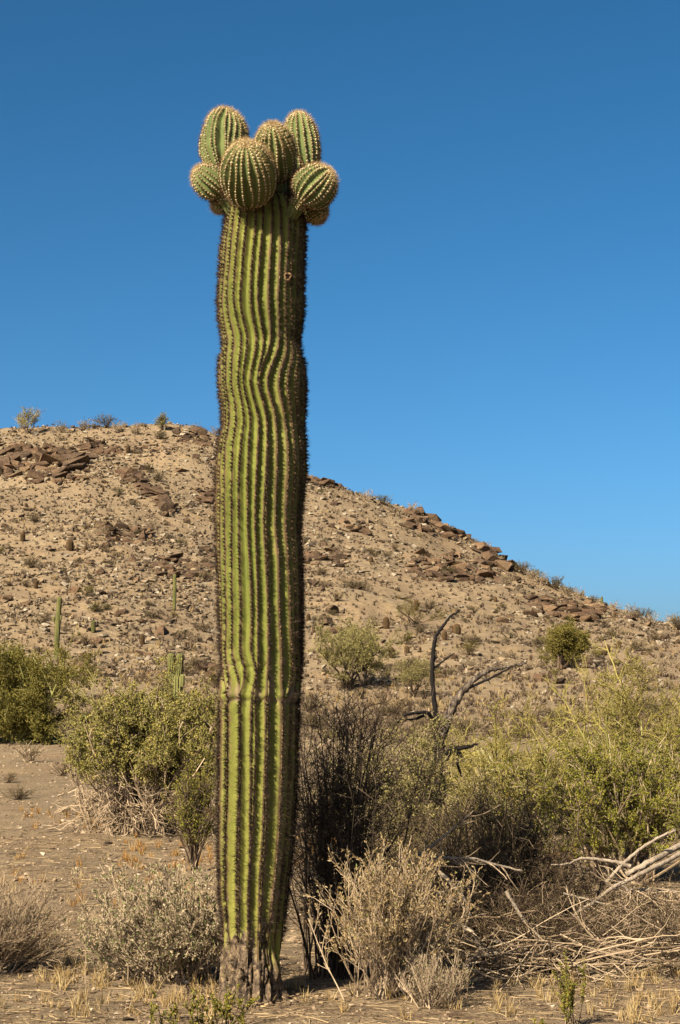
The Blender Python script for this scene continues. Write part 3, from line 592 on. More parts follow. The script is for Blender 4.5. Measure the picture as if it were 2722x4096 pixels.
# two-stemmed saguaro behind the bush
b = onground(176, 50.0); root = link('saguaro_cactus', None, loc=b); tag(root, 'two-stemmed saguaro with a small side bud rising behind the olive leafed bush', 'cactus')
kk = 50.0 / F_ / 4.003; htop = PF(690, 2613, 50.0)[2] - b[2]; hsp = PF(690, 2700, 50.0)[2] - b[2]
v, rid = column_mesh('trunk', hsp + 0.02, 24 * kk, 14, None, 31, 0.95); add_column(root, 'trunk', v + np.array([PF(709, 2700, 50)[0] - b[0], 0, 0]), rid, M['saguaro_far'])
for fx0, fx1, sd in ((692, 682, 32), (712, 720, 33)):
    hh = htop - hsp + 0.35; v, rid = column_mesh('arm', hh, 17 * kk, 14, None, sd, 0.95, foot=0.75); sh = (PF(fx1, 2650, 50)[0] - PF(fx0, 2650, 50)[0]) / hh
    v = v + np.array([PF(fx0, 2700, 50)[0] - b[0], 0, hsp - 0.35]); v[..., 0] += (v[..., 2] - hsp + 0.35) * sh; a = add_column(root, 'arm', v, rid, M['saguaro_far']); small_spines(a, v, 14, 6, M['spine'], sd, 0.05, 0.05, 0.004)
v, rid = column_mesh('bud', 0.36, 11 * kk, 10, None, 34, 0.9); add_column(root, 'arm', v + np.array([PF(731, 2735, 50)[0] - b[0], -0.1, PF(731, 2748, 50)[2] - b[2]]), rid, M['saguaro_far'])

def barrel_mesh(seed, asp):
    v, rid = column_mesh('barrel', 1.0, 0.5 / asp, 16, None, seed, 0.92, 0.04 * ((seed % 3) - 1), m=4, foot=0.85); mb = MB(); mb.add(v.reshape(-1, 3), quad=grid_faces(*v.shape[:2]))
    r2 = rid.ravel(); g = np.random.default_rng(seed); n0 = mb.n; p, n, f = ridge_points(v, 16, 4, 0.05, g); spines(mb, p, n, 4, 0.10, 0.008, g); mb.tm[-1][:] = 1
    z = np.zeros(mb.n, np.float32); z[:n0] = r2
    return mb.mesh('barrel_cactus', [M['barrel'], M['barrel_spine']], True, {'ridge': z, 'scar': z * 0, 'bark': z * 0})
BAR = [barrel_mesh(51 + i, a) for i, a in enumerate((2.4, 1.9, 1.5, 2.1))]
Z6 = [(493, 655, 40), (373, 730, 45), (660, 755, 42), (610, 775, 35), (78, 755, 25), (393, 848, 40), (457, 828, 28), (510, 825, 20), (660, 803, 12), (708, 825, 16), (880, 838, 20), (800, 853, 14), (752, 745, 12), (1090, 745, 20), (1273, 828, 30),
      (1322, 805, 25), (1372, 815, 22), (1303, 685, 22), (817, 620, 20), (908, 630, 20), (530, 770, 12), (735, 765, 12), (712, 685, 15), (976, 965, 14), (630, 975, 14), (655, 888, 12), (310, 460, 22), (55, 700, 30), (960, 858, 20), (1260, 840, 12), (468, 775, 12), (647, 742, 22), (1312, 812, 16), (845, 700, 10), (1000, 740, 14)]
Z5 = [(892, 375, 55), (182, 768, 45), (157, 990, 60), (487, 1050, 70), (597, 1070, 50), (540, 1060, 30), (250, 1315, 50), (60, 1300, 30), (720, 640, 30)]
ZA = [(993, 312, 65), (1295, 330, 32), (570, 425, 40), (310, 160, 30)]
lst = [(1180 + a / 1.017, 1800 + b_ / 1.017, c / 1.017) for a, b_, c in Z6] + [(a / 1.742, 1600 + b_ / 1.742, c / 1.742) for a, b_, c in Z5] + [(a / 1.742, 2400 + b_ / 1.742, c / 1.742) for a, b_, c in ZA]
for i, (fx, fy, h) in enumerate(lst):
    q = hitF(fx, fy); s = h * q[1] / F_ / 4.003 * 1.08; o = link('barrel_cactus', BAR[i % 4], loc=q - [0, 0, 0.03 * s]); o.scale = (s, s, s); o.rotation_euler = (0, rr.uniform(-.06, .06), rr.uniform(0, 6.28))
    w_ = where(q[0], q[1], 'on the open gravel slope'); tag(o, ('tall ' if h > 33 else 'squat ' if h < 17 else 'stubby ') + 'brown barrel cactus ' + w_, 'cactus', 'barrel cacti ' + w_)

# ------------------------------------------------------------------ hillside shrubs
def hill_shrub_mesh(seed, leafm, twigm, nst=26, h=1.0, w=0.9, leaf=900, lsz=0.055):
    g = np.random.default_rng(seed); mb = MB(); st = np.zeros((nst, 3)) + g.normal(size=(nst, 3)) * [0.06, 0.06, 0]
    p0 = grow(st, fan(nst, 0.1, 1.15 * w, g), h * g.uniform(0.6, 1.0, nst), 5, 0.18, 0.05, g); tubes(mb, p0, 0.014, 0.006, g, mat=0)
    a, d = spawn(p0, 6, 0.3, 1, 0.3, 0.9, g); p1 = grow(a, d, h * g.uniform(0.15, 0.4, len(a)), 4, 0.25, 0.05, g); tubes(mb, p1, 0.008, 0.004, g, mat=0)
    if leaf:
        i = g.integers(0, len(p1), leaf); t = g.uniform(0.2, 1, leaf)[:, None]; pos = p1[i, 1] * (1 - t) + p1[i, 3] * t + g.normal(size=(leaf, 3)) * 0.03
        leaves(mb, pos, g.normal(size=(leaf, 3)) + [0, 0, 0.4], lsz * g.uniform(0.6, 1.3, leaf), lsz * 0.6, g, mat=1)
    return mb.mesh('hill_shrub', [twigm, leafm])
SHR = [(hill_shrub_mesh(61, M['hill_leaf'], M['shaded_brown_twig']), 'low dull olive shrub'), (hill_shrub_mesh(62, M['hill_leaf'], M['grey_twig'], leaf=400), 'thin greyish half bare shrub'),
       (hill_shrub_mesh(63, M['verde_dark'], M['shaded_brown_twig'], leaf=1000), 'small green leafy shrub'), (hill_shrub_mesh(64, M['dry_leaf'], M['shaded_brown_twig'], leaf=350), 'dry brown twiggy shrub'),
       (hill_shrub_mesh(65, M['hill_leaf'], M['shaded_brown_twig'], nst=34, leaf=600, w=1.2), 'low dull olive shrub')]
g = np.random.default_rng(71); n = 0
while n < 430:
    xx, yy = wedge(1, 62, 262, g); 
    if g.random() > 0.35 + 0.45 * (yy[0] > 100): continue
    s = g.lognormal(math.log(0.74), 0.38); s = min(s, 1.5) * (0.6 + 0.4 * yy[0] / 150); me, lab = SHR[int(g.choice(5, p=[.27, .22, .10, .23, .18]))]
    w_ = where(xx[0], yy[0], 'on the open stony hillside' if yy[0] > 110 else 'at the gravelly foot of the hill'); o = link({'low': 'olive_shrub', 'thi': 'bare_shrub', 'sma': 'green_shrub', 'dry': 'dry_shrub'}[lab[:3]], me, loc=(xx[0], yy[0], Tz(xx[0], yy[0]) - 0.04)); o.scale = (s * g.uniform(.9, 1.3), s * 1.1, s * g.uniform(0.7, 1.05)); o.rotation_euler = (0, 0, g.uniform(0, 6.28)); tag(o, lab + ' ' + w_, 'shrub', lab + 's ' + w_); n += 1
# shrubs along the skyline
for i, (fx, fy, s) in enumerate([(1180 + a / 1.017, 1800 + b_ / 1.017, c) for a, b_, c in ((175, 138, 46), (290, 200, 40), (480, 250, 40), (640, 332, 30), (730, 385, 30), (770, 408, 36), (930, 500, 50), (965, 520, 40), (1000, 540, 45), (1060, 565, 55), (1105, 590, 45), (1160, 605, 45), (1210, 622, 35), (1300, 648, 35), (1380, 670, 45), (1420, 690, 50), (1445, 705, 45), (1540, 715, 50), (1565, 730, 60))] +
                              [(a / 1.742, 1600 + b_ / 1.742, c) for a, b_, c in ((420, 220, 42), (585, 200, 44), (745, 190, 58), (870, 185, 24), (950, 185, 22), (1010, 182, 18), (1375, 225, 40), (1500, 245, 36), (655, 195, 24), (810, 215, 40), (945, 235, 36))]):
    q = hitF(fx, fy + 6); s = s * q[1] / F_ / 4.003 * 1.15; o = link('ridge_shrub', SHR[1 if i % 3 else 0][0], loc=q - [0, 0, 0.05]); o.scale = (s * 1.1, s, s); o.rotation_euler = (0, 0, i * 1.7); tag(o, 'wispy grey shrub against the sky on the hill skyline', 'shrub', 'wispy shrubs along the skyline')

# ------------------------------------------------------------------ larger shrubs and trees with parts
def plant(name, label, cat, base, parts, group=None):
    root = link(name, None, loc=base); tag(root, label, cat, group)
    for pn, mb, mat in parts: link(pn, mb.mesh(pn, [mat]), root)
    return root
def bushy_tree(name, label, base, w, h, leafm, barkm, seed, nst=7, leaf=9000, lsz=0.05, r0=0.06, per=(7, 7), low=0.3, stemn='branches', cat='tree', lw=0.45, group=None, spread=1.0, droop=0.05):
    g = np.random.default_rng(seed); tw = MB(); lf = MB()
    p0 = grow(g.normal(size=(nst, 3)) * [.05 * w, .05 * w, 0], fan(nst, 0.15, 1.0 * spread, g), h * g.uniform(.55, .8, nst), 7, 0.13, 0.05, g); p0[:, :, :2] *= w / h * 0.95; tubes(tw, p0, r0, r0 * 0.35, g, 5)
    a, d = spawn(p0, per[0], low, 1, .35, 1.0, g); p1 = grow(a, d, h * g.uniform(.18, .42, len(a)), 6, .2, .06, g); tubes(tw, p1, r0 * .35, r0 * .12, g, 3)
    a, d = spawn(p1, per[1], .25, 1, .3, 1.0, g); p2 = grow(a, d, h * g.uniform(.08, .24, len(a)), 4, .25, droop, g); tubes(tw, p2, r0 * .14, r0 * .07, g, 3)
    i = g.integers(0, len(p2), leaf); t = g.uniform(0, 1, leaf)[:, None]; j = g.integers(0, 3, leaf)
    pos = p2[i, j] * (1 - t) + p2[i, j + 1] * t + g.normal(size=(leaf, 3)) * lsz * 0.5; pos[:, 2] = np.maximum(pos[:, 2], 0.02)
    leaves(lf, pos, nrm(p2[i, j + 1] - p2[i, j]) * 0.7 + g.normal(size=(leaf, 3)) * 0.6 + [0, 0, .2], lsz * g.uniform(.6, 1.4, leaf), lsz * lw, g, rnd=np.clip(g.random(leaf) * 0.75 + 0.25 * g.random(len(p2))[i], 0, 1))
    return plant(name, label, cat, base, [(stemn, tw, barkm), ('crown', lf, leafm)], group)
def px_m(Y): return Y / F_ / 4.003
q = hitF(2242, 2678); bushy_tree('palo_verde_tree', 'rounded dense green palo verde standing alone at the hill foot', q, 270 * px_m(q[1]) / 1.5, 200 * px_m(q[1]), M['verde_dark'], M['shaded_brown_twig'], 81, nst=12, leaf=16000, lsz=0.16, r0=0.09, lw=.35)
q = hitF(1406, 2755); bushy_tree('palo_verde_tree', 'wide airy palo verde with a dark trunk on the flat below the hill', q, 560 * px_m(q[1]) / 1.5, 310 * px_m(q[1]), M['sage_leaf'], M['dark_twig'], 82, nst=10, leaf=16000, lsz=0.12, r0=0.07, lw=.35)
q = hitF(1655, 2790); bushy_tree('desert_shrub', 'roundish dull green shrub just right of the wide airy palo verde', q, 310 * px_m(q[1]) / 1.5, 185 * px_m(q[1]), M['sage_leaf'], M['shaded_brown_twig'], 83, leaf=4500, lsz=0.08, r0=0.03, nst=12, lw=.35, cat='shrub', stemn='stems')
q = hitF(1780, 2585); bushy_tree('desert_shrub', 'low green shrub under a barrel cactus on open slope', hitF(1665, 2500), 4, 2.6, M['verde_dark'], M['shaded_brown_twig'], 84, leaf=1500, lsz=0.12, r0=0.04, nst=9, lw=.35, cat='shrub', stemn='stems')
q = hitF(118, 1735); bushy_tree('palo_verde_tree', 'spreading pale tree on the ridge crest above the blocky cliff', q, 220 * px_m(q[1]) / 1.5, 110 * px_m(q[1]), M['sage_leaf'], M['grey_twig'], 85, leaf=2200, lsz=0.20, r0=0.10, lw=.4)
q = hitF(648, 1722); bushy_tree('palo_verde_tree', 'small upright green tree on the rounded ridge crest', q, 62 * px_m(q[1]) / 1.4, 68 * px_m(q[1]), M['sage_leaf'], M['dark_twig'], 86, leaf=1500, lsz=0.18, r0=0.08, lw=.4)
q = hitF(1273, 1903); bushy_tree('desert_shrub', 'leafy round shrub on the skyline step beside the big trunk', q, 60 * px_m(q[1]) / 1.4, 42 * px_m(q[1]), M['sage_leaf'], M['grey_twig'], 87, leaf=1200, lsz=0.18, r0=0.06, lw=.4, cat='shrub', stemn='stems')
# left edge palo verde
b = onground(18, 62.0); bushy_tree('palo_verde_tree', 'dark green drooping palo verde at the far side of the open flat', b, 3.3, 4.1, M['verde_dark'], M['verde_bark'], 88, nst=15, leaf=60000, lsz=0.13, r0=0.06, lw=.3, per=(11, 9), low=0.1, spread=1.3, droop=-0.12)
b = onground(122, 44.0); bushy_tree('palo_verde_tree', 'small wispy green palo verde right behind the olive leafed bush', b, 2.6, 2.6, M['verde_leaf'], M['verde_bark'], 89, nst=8, leaf=5000, lsz=0.07, r0=0.03, lw=.3)

# ------------------------------------------------------------------ the olive leafed bush on the left
def olive_bush():
    g = np.random.default_rng(91); b = onground(150, 23.5); tw = MB(); lf = MB(); dead = MB(); n = 64
    st = g.normal(size=(n, 3)) * [0.42, 0.3, 0]; d = fan(n, 0.05, 1.0, g); ln = g.uniform(1.25, 1.7, n) * (1.0 + 0.36 * d[:, 0]); p0 = grow(st, d, ln, 8, .15, .10, g); tubes(tw, p0, .02, .007, g, 4)
    a, d = spawn(p0, 10, .3, 1, .3, 1.1, g); p1 = grow(a, d, g.uniform(.2, .5, len(a)), 5, .28, .06, g); tubes(tw, p1, .008, .004, g)
    a, d = spawn(p1, 6, .2, 1, .4, 1.2, g); p2 = grow(a, d, g.uniform(.07, .2, len(a)), 3, .3, .03, g); tubes(tw, p2, .004, .002, g)
    L = 95000; i = g.integers(0, len(p2), L); t = g.uniform(0, 1, L)[:, None]; pos = p2[i, 0] * (1 - t) + p2[i, 2] * t + g.normal(size=(L, 3)) * .016
    k = pos[:, 2] > 0.58 + 0.3 * g.random(L) - 0.45 * sstep(0.2, 0.8, pos[:, 0]); pos = pos[k]; i = i[k]; c = g.random(len(p2))[i]
    leaves(lf, pos, g.normal(size=(len(pos), 3)) + [0, -.2, .5], g.uniform(.022, .042, len(pos)), .021, g, rnd=np.clip(g.random(len(pos)) * .7 + c * .3, 0, 1))
    a, d = spawn(p0, 7, .1, .5, .8, 1.6, g); d = d * [1, 1, .3] + [0, 0, -0.45]; pd = grow(a, d, g.uniform(.25, .55, len(a)), 6, .25, -.06, g); pd[:, :, 2] = np.maximum(pd[:, :, 2], 0.01); tubes(dead, pd, .008, .004, g)
    a, d = spawn(pd, 5, .2, 1, .4, 1.1, g); pe = grow(a, d, g.uniform(.1, .3, len(a)), 4, .3, -.04, g); pe[:, :, 2] = np.maximum(pe[:, :, 2], 0.01); tubes(dead, pe, .005, .0025, g)
    r_ = plant('leafy_bush', 'big dense olive leafed bush with bare tangled twigs along its underside', 'bush', b, [('branches', tw, M['grey_twig']), ('foliage', lf, M['olive_leaf']), ('dead_twigs', dead, M['grey_twig'])]); r_.scale = (1.0, 1.0, 1.12)
olive_bush()

def creosote(name, label, base, h, w, seed, nst=26, leaf=9000, lsz=.016, r0=.010, low=.35, leafm='creosote', twigm='grey_twig', az=None, spread=0.95):
    g = np.random.default_rng(seed); tw = MB(); lf = MB(); p0 = grow(g.normal(size=(nst, 3)) * [.08 * w, .08 * w, 0], fan(nst, .08, spread, g, az), h * g.uniform(.65, 1.02, nst), 8, .11, .05, g); p0[:, :, :2] *= w / h; tubes(tw, p0, r0, r0 * .4, g, 4)
    a, d = spawn(p0, 9, .3, 1, .2, .8, g); p1 = grow(a, d, h * g.uniform(.12, .32, len(a)), 5, .18, .08, g); tubes(tw, p1, r0 * .42, r0 * .2, g)
    a, d = spawn(p1, 5, .2, 1, .3, .9, g); p2 = grow(a, d, h * g.uniform(.04, .12, len(a)), 3, .25, .08, g); tubes(tw, p2, r0 * .22, r0 * .14, g)
    i = g.integers(0, len(p2), leaf); t = g.uniform(0, 1, leaf)[:, None]; pos = p2[i, 0] * (1 - t) + p2[i, 2] * t + g.normal(size=(leaf, 3)) * lsz * .5; k = pos[:, 2] > low * h * g.uniform(.5, 1.2, leaf); pos = pos[k]; i = i[k]
    leaves(lf, pos, g.normal(size=(len(pos), 3)) + [0, 0, .6], lsz * g.uniform(.7, 1.5, len(pos)), lsz * .6, g, rnd=np.clip(g.random(len(pos)) * .7 + .3 * g.random(len(p2))[i], 0, 1))
    return plant(name, label, 'shrub', base, [('stems', tw, M[twigm]), ('foliage', lf, M[leafm])])
creosote('creosote_bush', 'small dark green creosote on thin stems behind the big trunk', onground(196, 18.0), 1.0, .45, 101, leaf=6000, lsz=.018, twigm='shaded_brown_twig', spread=.8)
creosote('creosote_bush', 'big bright green creosote bush in front of the yellowish palo verde', onground(628, 17.0), 1.32, 1.6, 102, nst=70, leaf=62000, lsz=.022, r0=.013, low=.2)
# big palo verde on the right: yellow-green limbs and a fine haze of twigs
def big_palo():
    g = np.random.default_rng(111)
    for name, label, px, Y, h, w, nst, sd in (('palo_verde_tree', 'large airy yellow-green palo verde behind the bright creosote', 640, 25.0, 2.9, 2.5, 13, 112), ('palo_verde_tree', 'lower airy palo verde between the burnt snag and the bright creosote', 520, 23.0, 2.2, 2.0, 12, 113)):
        g = np.random.default_rng(sd); tw = MB(); lf = MB(); tg = MB()
        p0 = grow(g.normal(size=(nst, 3)) * [.12, .12, 0], fan(nst, .12, 1.05, g), h * g.uniform(.5, .68, nst), 9, .17, .0, g); p0[:, :, :2] *= w / h * 1.1; tubes(tw, p0, .032, .010, g, 6)
        a, d = spawn(p0, 8, .2, 1, .4, 1.15, g); p1 = grow(a, d, h * g.uniform(.15, .38, len(a)), 6, .24, .0, g); tubes(tg, p1, .013, .006, g, 4)
        a, d = spawn(p1, 8, .15, 1, .35, 1.1, g); p2 = grow(a, d, h * g.uniform(.06, .17, len(a)), 5, .24, .01, g); tubes(tg, p2, .006, .003, g)
        a, d = spawn(p2, 7, .1, 1, .4, 1.1, g); p3 = grow(a, d, g.uniform(.05, .16, len(a)), 2, .1, .05, g); p3[:, :, 2] = np.maximum(p3[:, :, 2], .02); tubes(tg, p3, .0035, .002, g)
        L = 16000; i = g.integers(0, len(p3), L); t = g.uniform(0, 1, L)[:, None]; pos = p3[i, 0] * (1 - t) + p3[i, 1] * t; leaves(lf, pos, g.normal(size=(L, 3)) + [0, 0, .4], g.uniform(.015, .035, L), .010, g)
        r_ = plant(name, label, 'tree', onground(px, Y), [('limbs', tw, M['verde_bark']), ('twigs', tg, M['verde_leaf']), ('foliage', lf, M['verde_leaf'])]); r_.scale = (1.06, 1.06, 1.14)
big_palo()

# thorny grey-green bush in front of the snag
def thorn_bush(label, base, h, w, seed, nst, leaf, twigm, leafm, rt=.012, per=(9, 7), spread=.9, lsz=.018, sub=.30, name='thorn_bush', trop=.04, lf_low=.0, foot=.15):
    g = np.random.default_rng(seed); tw = MB(); lf = MB(); p0 = grow(g.normal(size=(nst, 3)) * [foot * w, .15 * w, 0], fan(nst, .03, spread, g), h * g.uniform(.6, 1.0, nst), 8, .12, trop, g); p0[:, :, :2] *= w / h; tubes(tw, p0, rt, rt * .3, g, 4)
    a, d = spawn(p0, per[0], .2, 1, .4, 1.2, g); p1 = grow(a, d, h * g.uniform(sub * .4, sub, len(a)), 5, .2, trop, g); tubes(tw, p1, rt * .4, rt * .2, g)
    a, d = spawn(p1, per[1], .1, 1, .6, 1.4, g); p2 = grow(a, d, h * g.uniform(.03, .13, len(a)), 3, .2, .02, g); tubes(tw, p2, rt * .22, rt * .1, g)
    for p in (p0, p1, p2): p[:, :, 2] = np.maximum(p[:, :, 2], .01)
    parts = [('stems', tw, M[twigm])]
    if leaf:
        i = g.integers(0, len(p2), leaf); t = g.uniform(0, 1, leaf)[:, None]; pos = p2[i, 0] * (1 - t) + p2[i, 2] * t + g.normal(size=(leaf, 3)) * lsz * .4; k = pos[:, 2] > lf_low; pos = pos[k]
        leaves(lf, pos, g.normal(size=(len(pos), 3)) + [0, 0, .5], lsz * g.uniform(.6, 1.4, len(pos)), lsz * .55, g); parts.append(('foliage', lf, M[leafm]))
    return plant(name, label, 'bush', base, parts)
thorn_bush('grey-green thorny bush with pale crooked twigs in front of the burnt snag', onground(418, 14.0), 1.65, .9, 121, 44, 34000, 'grey_twig', 'sage_leaf', .008, spread=.9, lsz=.024)
thorn_bush('tall black stemmed shrub standing in the big trunk\'s shadow', onground(338, 10.75), 1.72, 1.15, 122, 84, 9000, 'dark_twig', 'hill_leaf', .007, (9, 6), spread=.5, lsz=.014, sub=.28, foot=.12)  # dark stem colour paints in the shade of the big trunk
thorn_bush('dense mass of shade-darkened brown dead twigs behind the fallen branches', onground(488, 12.3), 1.2, 1.15, 123, 135, 11000, 'shaded_brown_twig', 'hill_leaf', .006, (11, 7), spread=1.1, lsz=.015)
thorn_bush('tangled brown dead brush heap under the fallen grey limb', onground(585, 12.9), .65, .9, 124, 60, 2500, 'shaded_brown_twig', 'dry_leaf', .006, (9, 6), spread=1.35, lsz=.014)
thorn_bush('low brown twig mound filling the gap in front of the fallen limbs', onground(508, 11.25), .62, .8, 125, 150, 5000, 'shaded_brown_twig', 'hill_leaf', .006, (10, 6), spread=1.3, lsz=.014, trop=-.02)
thorn_bush('low grey-brown dead twig mound beneath the fallen tree crown', onground(640, 11.35), .5, .8, 126, 80, 2500, 'shaded_brown_twig', 'hill_leaf', .005, (10, 6), spread=1.35, lsz=.013, trop=-.02)
# dry fan shaped bush right of the trunk
def dry_fan(label, base, h, w, seed, nst, leaf, twigm, leafm, rt=.0042, az=None, spread=.95, lsz=.013, per=(7, 4), trop=.09, lean=(0, 0, 0), sub=.28, leafhi=.35):
    g = np.random.default_rng(seed); tw = MB(); lf = MB(); d = fan(nst, .05, spread, g, az) + np.array(lean); p0 = grow(g.normal(size=(nst, 3)) * [.14 * w, .10 * w, 0], d, h * g.uniform(.55, 1.02, nst), 8, .09, trop, g); tubes(tw, p0, rt, rt * .4, g, 3)
    a, d = spawn(p0, per[0], .25, 1, .15, .6, g); p1 = grow(a, d, h * g.uniform(sub * .4, sub, len(a)), 5, .12, .07, g); tubes(tw, p1, rt * .55, rt * .3, g)
    a, d = spawn(p1, per[1], .2, 1, .2, .7, g); p2 = grow(a, d, h * g.uniform(.04, .11, len(a)), 3, .15, .06, g); tubes(tw, p2, rt * .35, rt * .22, g)
    i = g.integers(0, len(p2), leaf); t = g.uniform(.3, 1, leaf)[:, None]; pos = p2[i, 0] * (1 - t) + p2[i, 2] * t; k = np.linalg.norm(pos, axis=1) > leafhi * h * g.uniform(.6, 1.6, leaf); pos = pos[k]; dd = nrm(p2[i, 2] - p2[i, 0])[k]
    leaves(lf, pos, dd + .5 * g.normal(size=(len(pos), 3)), lsz * g.uniform(.7, 1.4, len(pos)), lsz * .42, g)
    return plant('dry_bush', label, 'bush', base, [('stems', tw, M[twigm]), ('dry_leaves', lf, M[leafm])])
dry_fan('fan shaped dry bush of pale stems tipped with tan leaves', onground(385, 10.05), .79, .7, 131, 105, 13000, 'grey_twig', 'dry_leaf', spread=.85, per=(7, 4), lean=(.08, 0, 0), lsz=.021)
dry_fan('low grey dead tuft at the foot of the fan shaped dry bush', onground(432, 9.8), .30, .5, 132, 80, 1200, 'grey_twig', 'pale_leaf', .003, spread=1.25, per=(5, 3), leafhi=.2)
dry_fan('rounded pale grey bush with sparse green leaves against the trunk foot', onground(166, 10.55), .63, .95, 133, 140, 26000, 'grey_twig', 'pale_leaf', .0042, spread=1.2, per=(7, 5), trop=.03, lsz=.021, leafhi=.25)
dry_fan('wispy grey dead bush of long arching bare stems', onground(-22, 10.9), .58, .9, 134, 170, 2500, 'grey_twig', 'pale_leaf', .004, spread=1.15, per=(9, 5), trop=-.035, lean=(.55, 0, .25), sub=.35)

for i, (px, py, sz) in enumerate(((30, 762, .9), (62, 776, .7), (18, 800, .6), (66, 815, .5), (8, 783, .5), (205, 715, .8), (95, 745, .6), (40, 742, .7), (310, 712, .8), (360, 724, .7), (395, 716, .8), (330, 740, .6), (640, 690, 1.0), (270, 720, .8))):
    q = hit(px, py); o = link('flat_shrub', SHR[(1, 3, 4)[i % 3]][0], loc=q); k = sz * q[1] / 60; o.scale = (k * 1.3, k * 1.3, k * .8); o.rotation_euler = (0, 0, i * 2.1); tag(o, 'low dry scrub tuft on the gravel flat behind the leafy bushes', 'shrub', 'scrub tufts on the gravel flat')

# ------------------------------------------------------------------ burnt snag and fallen limbs
def limb(root, pn, pts, r0, r1, mat, seed, sides=8, power=1.0):
    pts = np.array(pts, float); n = len(pts); s = np.linspace(0, n - 1, n * 6); g = np.random.default_rng(seed)
    pp = np.stack([np.interp(s, np.arange(n), pts[:, c]) for c in range(3)], 1); kk_ = np.array([1, 2, 3, 2, 1]) / 9.0
    sm = np.stack([np.convolve(np.pad(pp[:, c], 2, mode='edge'), kk_, 'valid') for c in range(3)], 1); sm += g.normal(size=sm.shape) * r0 * 0.10
    mb = MB(); tubes(mb, sm[None], r0, r1, g, sides, power=power); v = mb.v[0]; mb.v[0] = v + (g.normal(size=v.shape) * r0 * .05).astype(np.float32)
    e = len(v) - sides; mb.t.append(np.array([[e, e + i, e + i + 1] for i in range(1, sides - 1)], np.int32)); mb.tm.append(np.zeros(sides - 2, np.int32))
    return link(pn, mb.mesh(pn, [mat], True), root), sm
def snag():
    Y = 15.5; b = onground(440, Y); root = link('burnt_snag', None, loc=b); tag(root, 'charred dead tree with black forked limbs rising over the thorny bush', 'dead tree')
    D = lambda x, y, dy=0: PF(x, y, Y + dy) - b
    limb(root, 'trunk', [(0, 0, -.05), D(1762, 3250), D(1758, 3080), D(1760, 2950), D(1775, 2890)], .055, .045, M['charred'], 1)
    limb(root, 'limb', [D(1765, 2960), D(1748, 2880), D(1736, 2790), D(1729, 2680), D(1738, 2580), D(1744, 2545), D(1755, 2530), D(1778, 2500), D(1805, 2465), D(1828, 2452), D(1842, 2440)], .026, .007, M['charred'], 2)
    limb(root, 'limb', [D(1735, 2672), D(1752, 2665), D(1770, 2650), D(1800, 2628), D(1822, 2612)], .013, .004, M['charred'], 3, 6)
    limb(root, 'limb', [D(1736, 2650), D(1745, 2630), D(1747, 2612)], .012, .005, M['charred'], 31, 5)
    limb(root, 'limb', [D(1768, 2950), D(1790, 2880), D(1812, 2830), D(1840, 2780), D(1870, 2750), D(1900, 2718), D(1940, 2690), D(1990, 2675), D(2050, 2668), D(2110, 2655)], .048, .008, M['halfburnt'], 4)
    limb(root, 'limb', [D(1868, 2757), D(1905, 2740), D(1950, 2722), D(2010, 2690), D(2045, 2672)], .016, .007, M['charred'], 5, 6)
    limb(root, 'limb', [D(1955, 2722), D(1963, 2738)], .006, .003, M['charred'], 51, 5)
    limb(root, 'limb', [D(1760, 2960, -.1), D(1720, 2850, -.3), D(1655, 2855, -.35), D(1620, 2862, -.4), D(1590, 2890, -.4), D(1575, 2920, -.4)], .02, .008, M['charred'], 6, 6)
    limb(root, 'limb', [D(1700, 2862, -.3), D(1665, 2878, -.3), D(1620, 2882, -.35)], .016, .008, M['charred'], 7, 5)
    limb(root, 'limb', [D(1770, 3050), D(1800, 3005, -1.2), D(1830, 2995, -1.3), D(1880, 2990, -1.35), D(1915, 2978, -1.4)], .035, .008, M['charred'], 8)
    limb(root, 'limb', [D(1835, 3000, -1.3), D(1830, 3060, -1.3), D(1850, 3110, -1.3)], .018, .008, M['charred'], 9, 5)
    limb(root, 'limb', [D(1840, 3010, -1.3), D(1848, 3045, -1.3)], .014, .006, M['charred'], 10, 5)
snag()
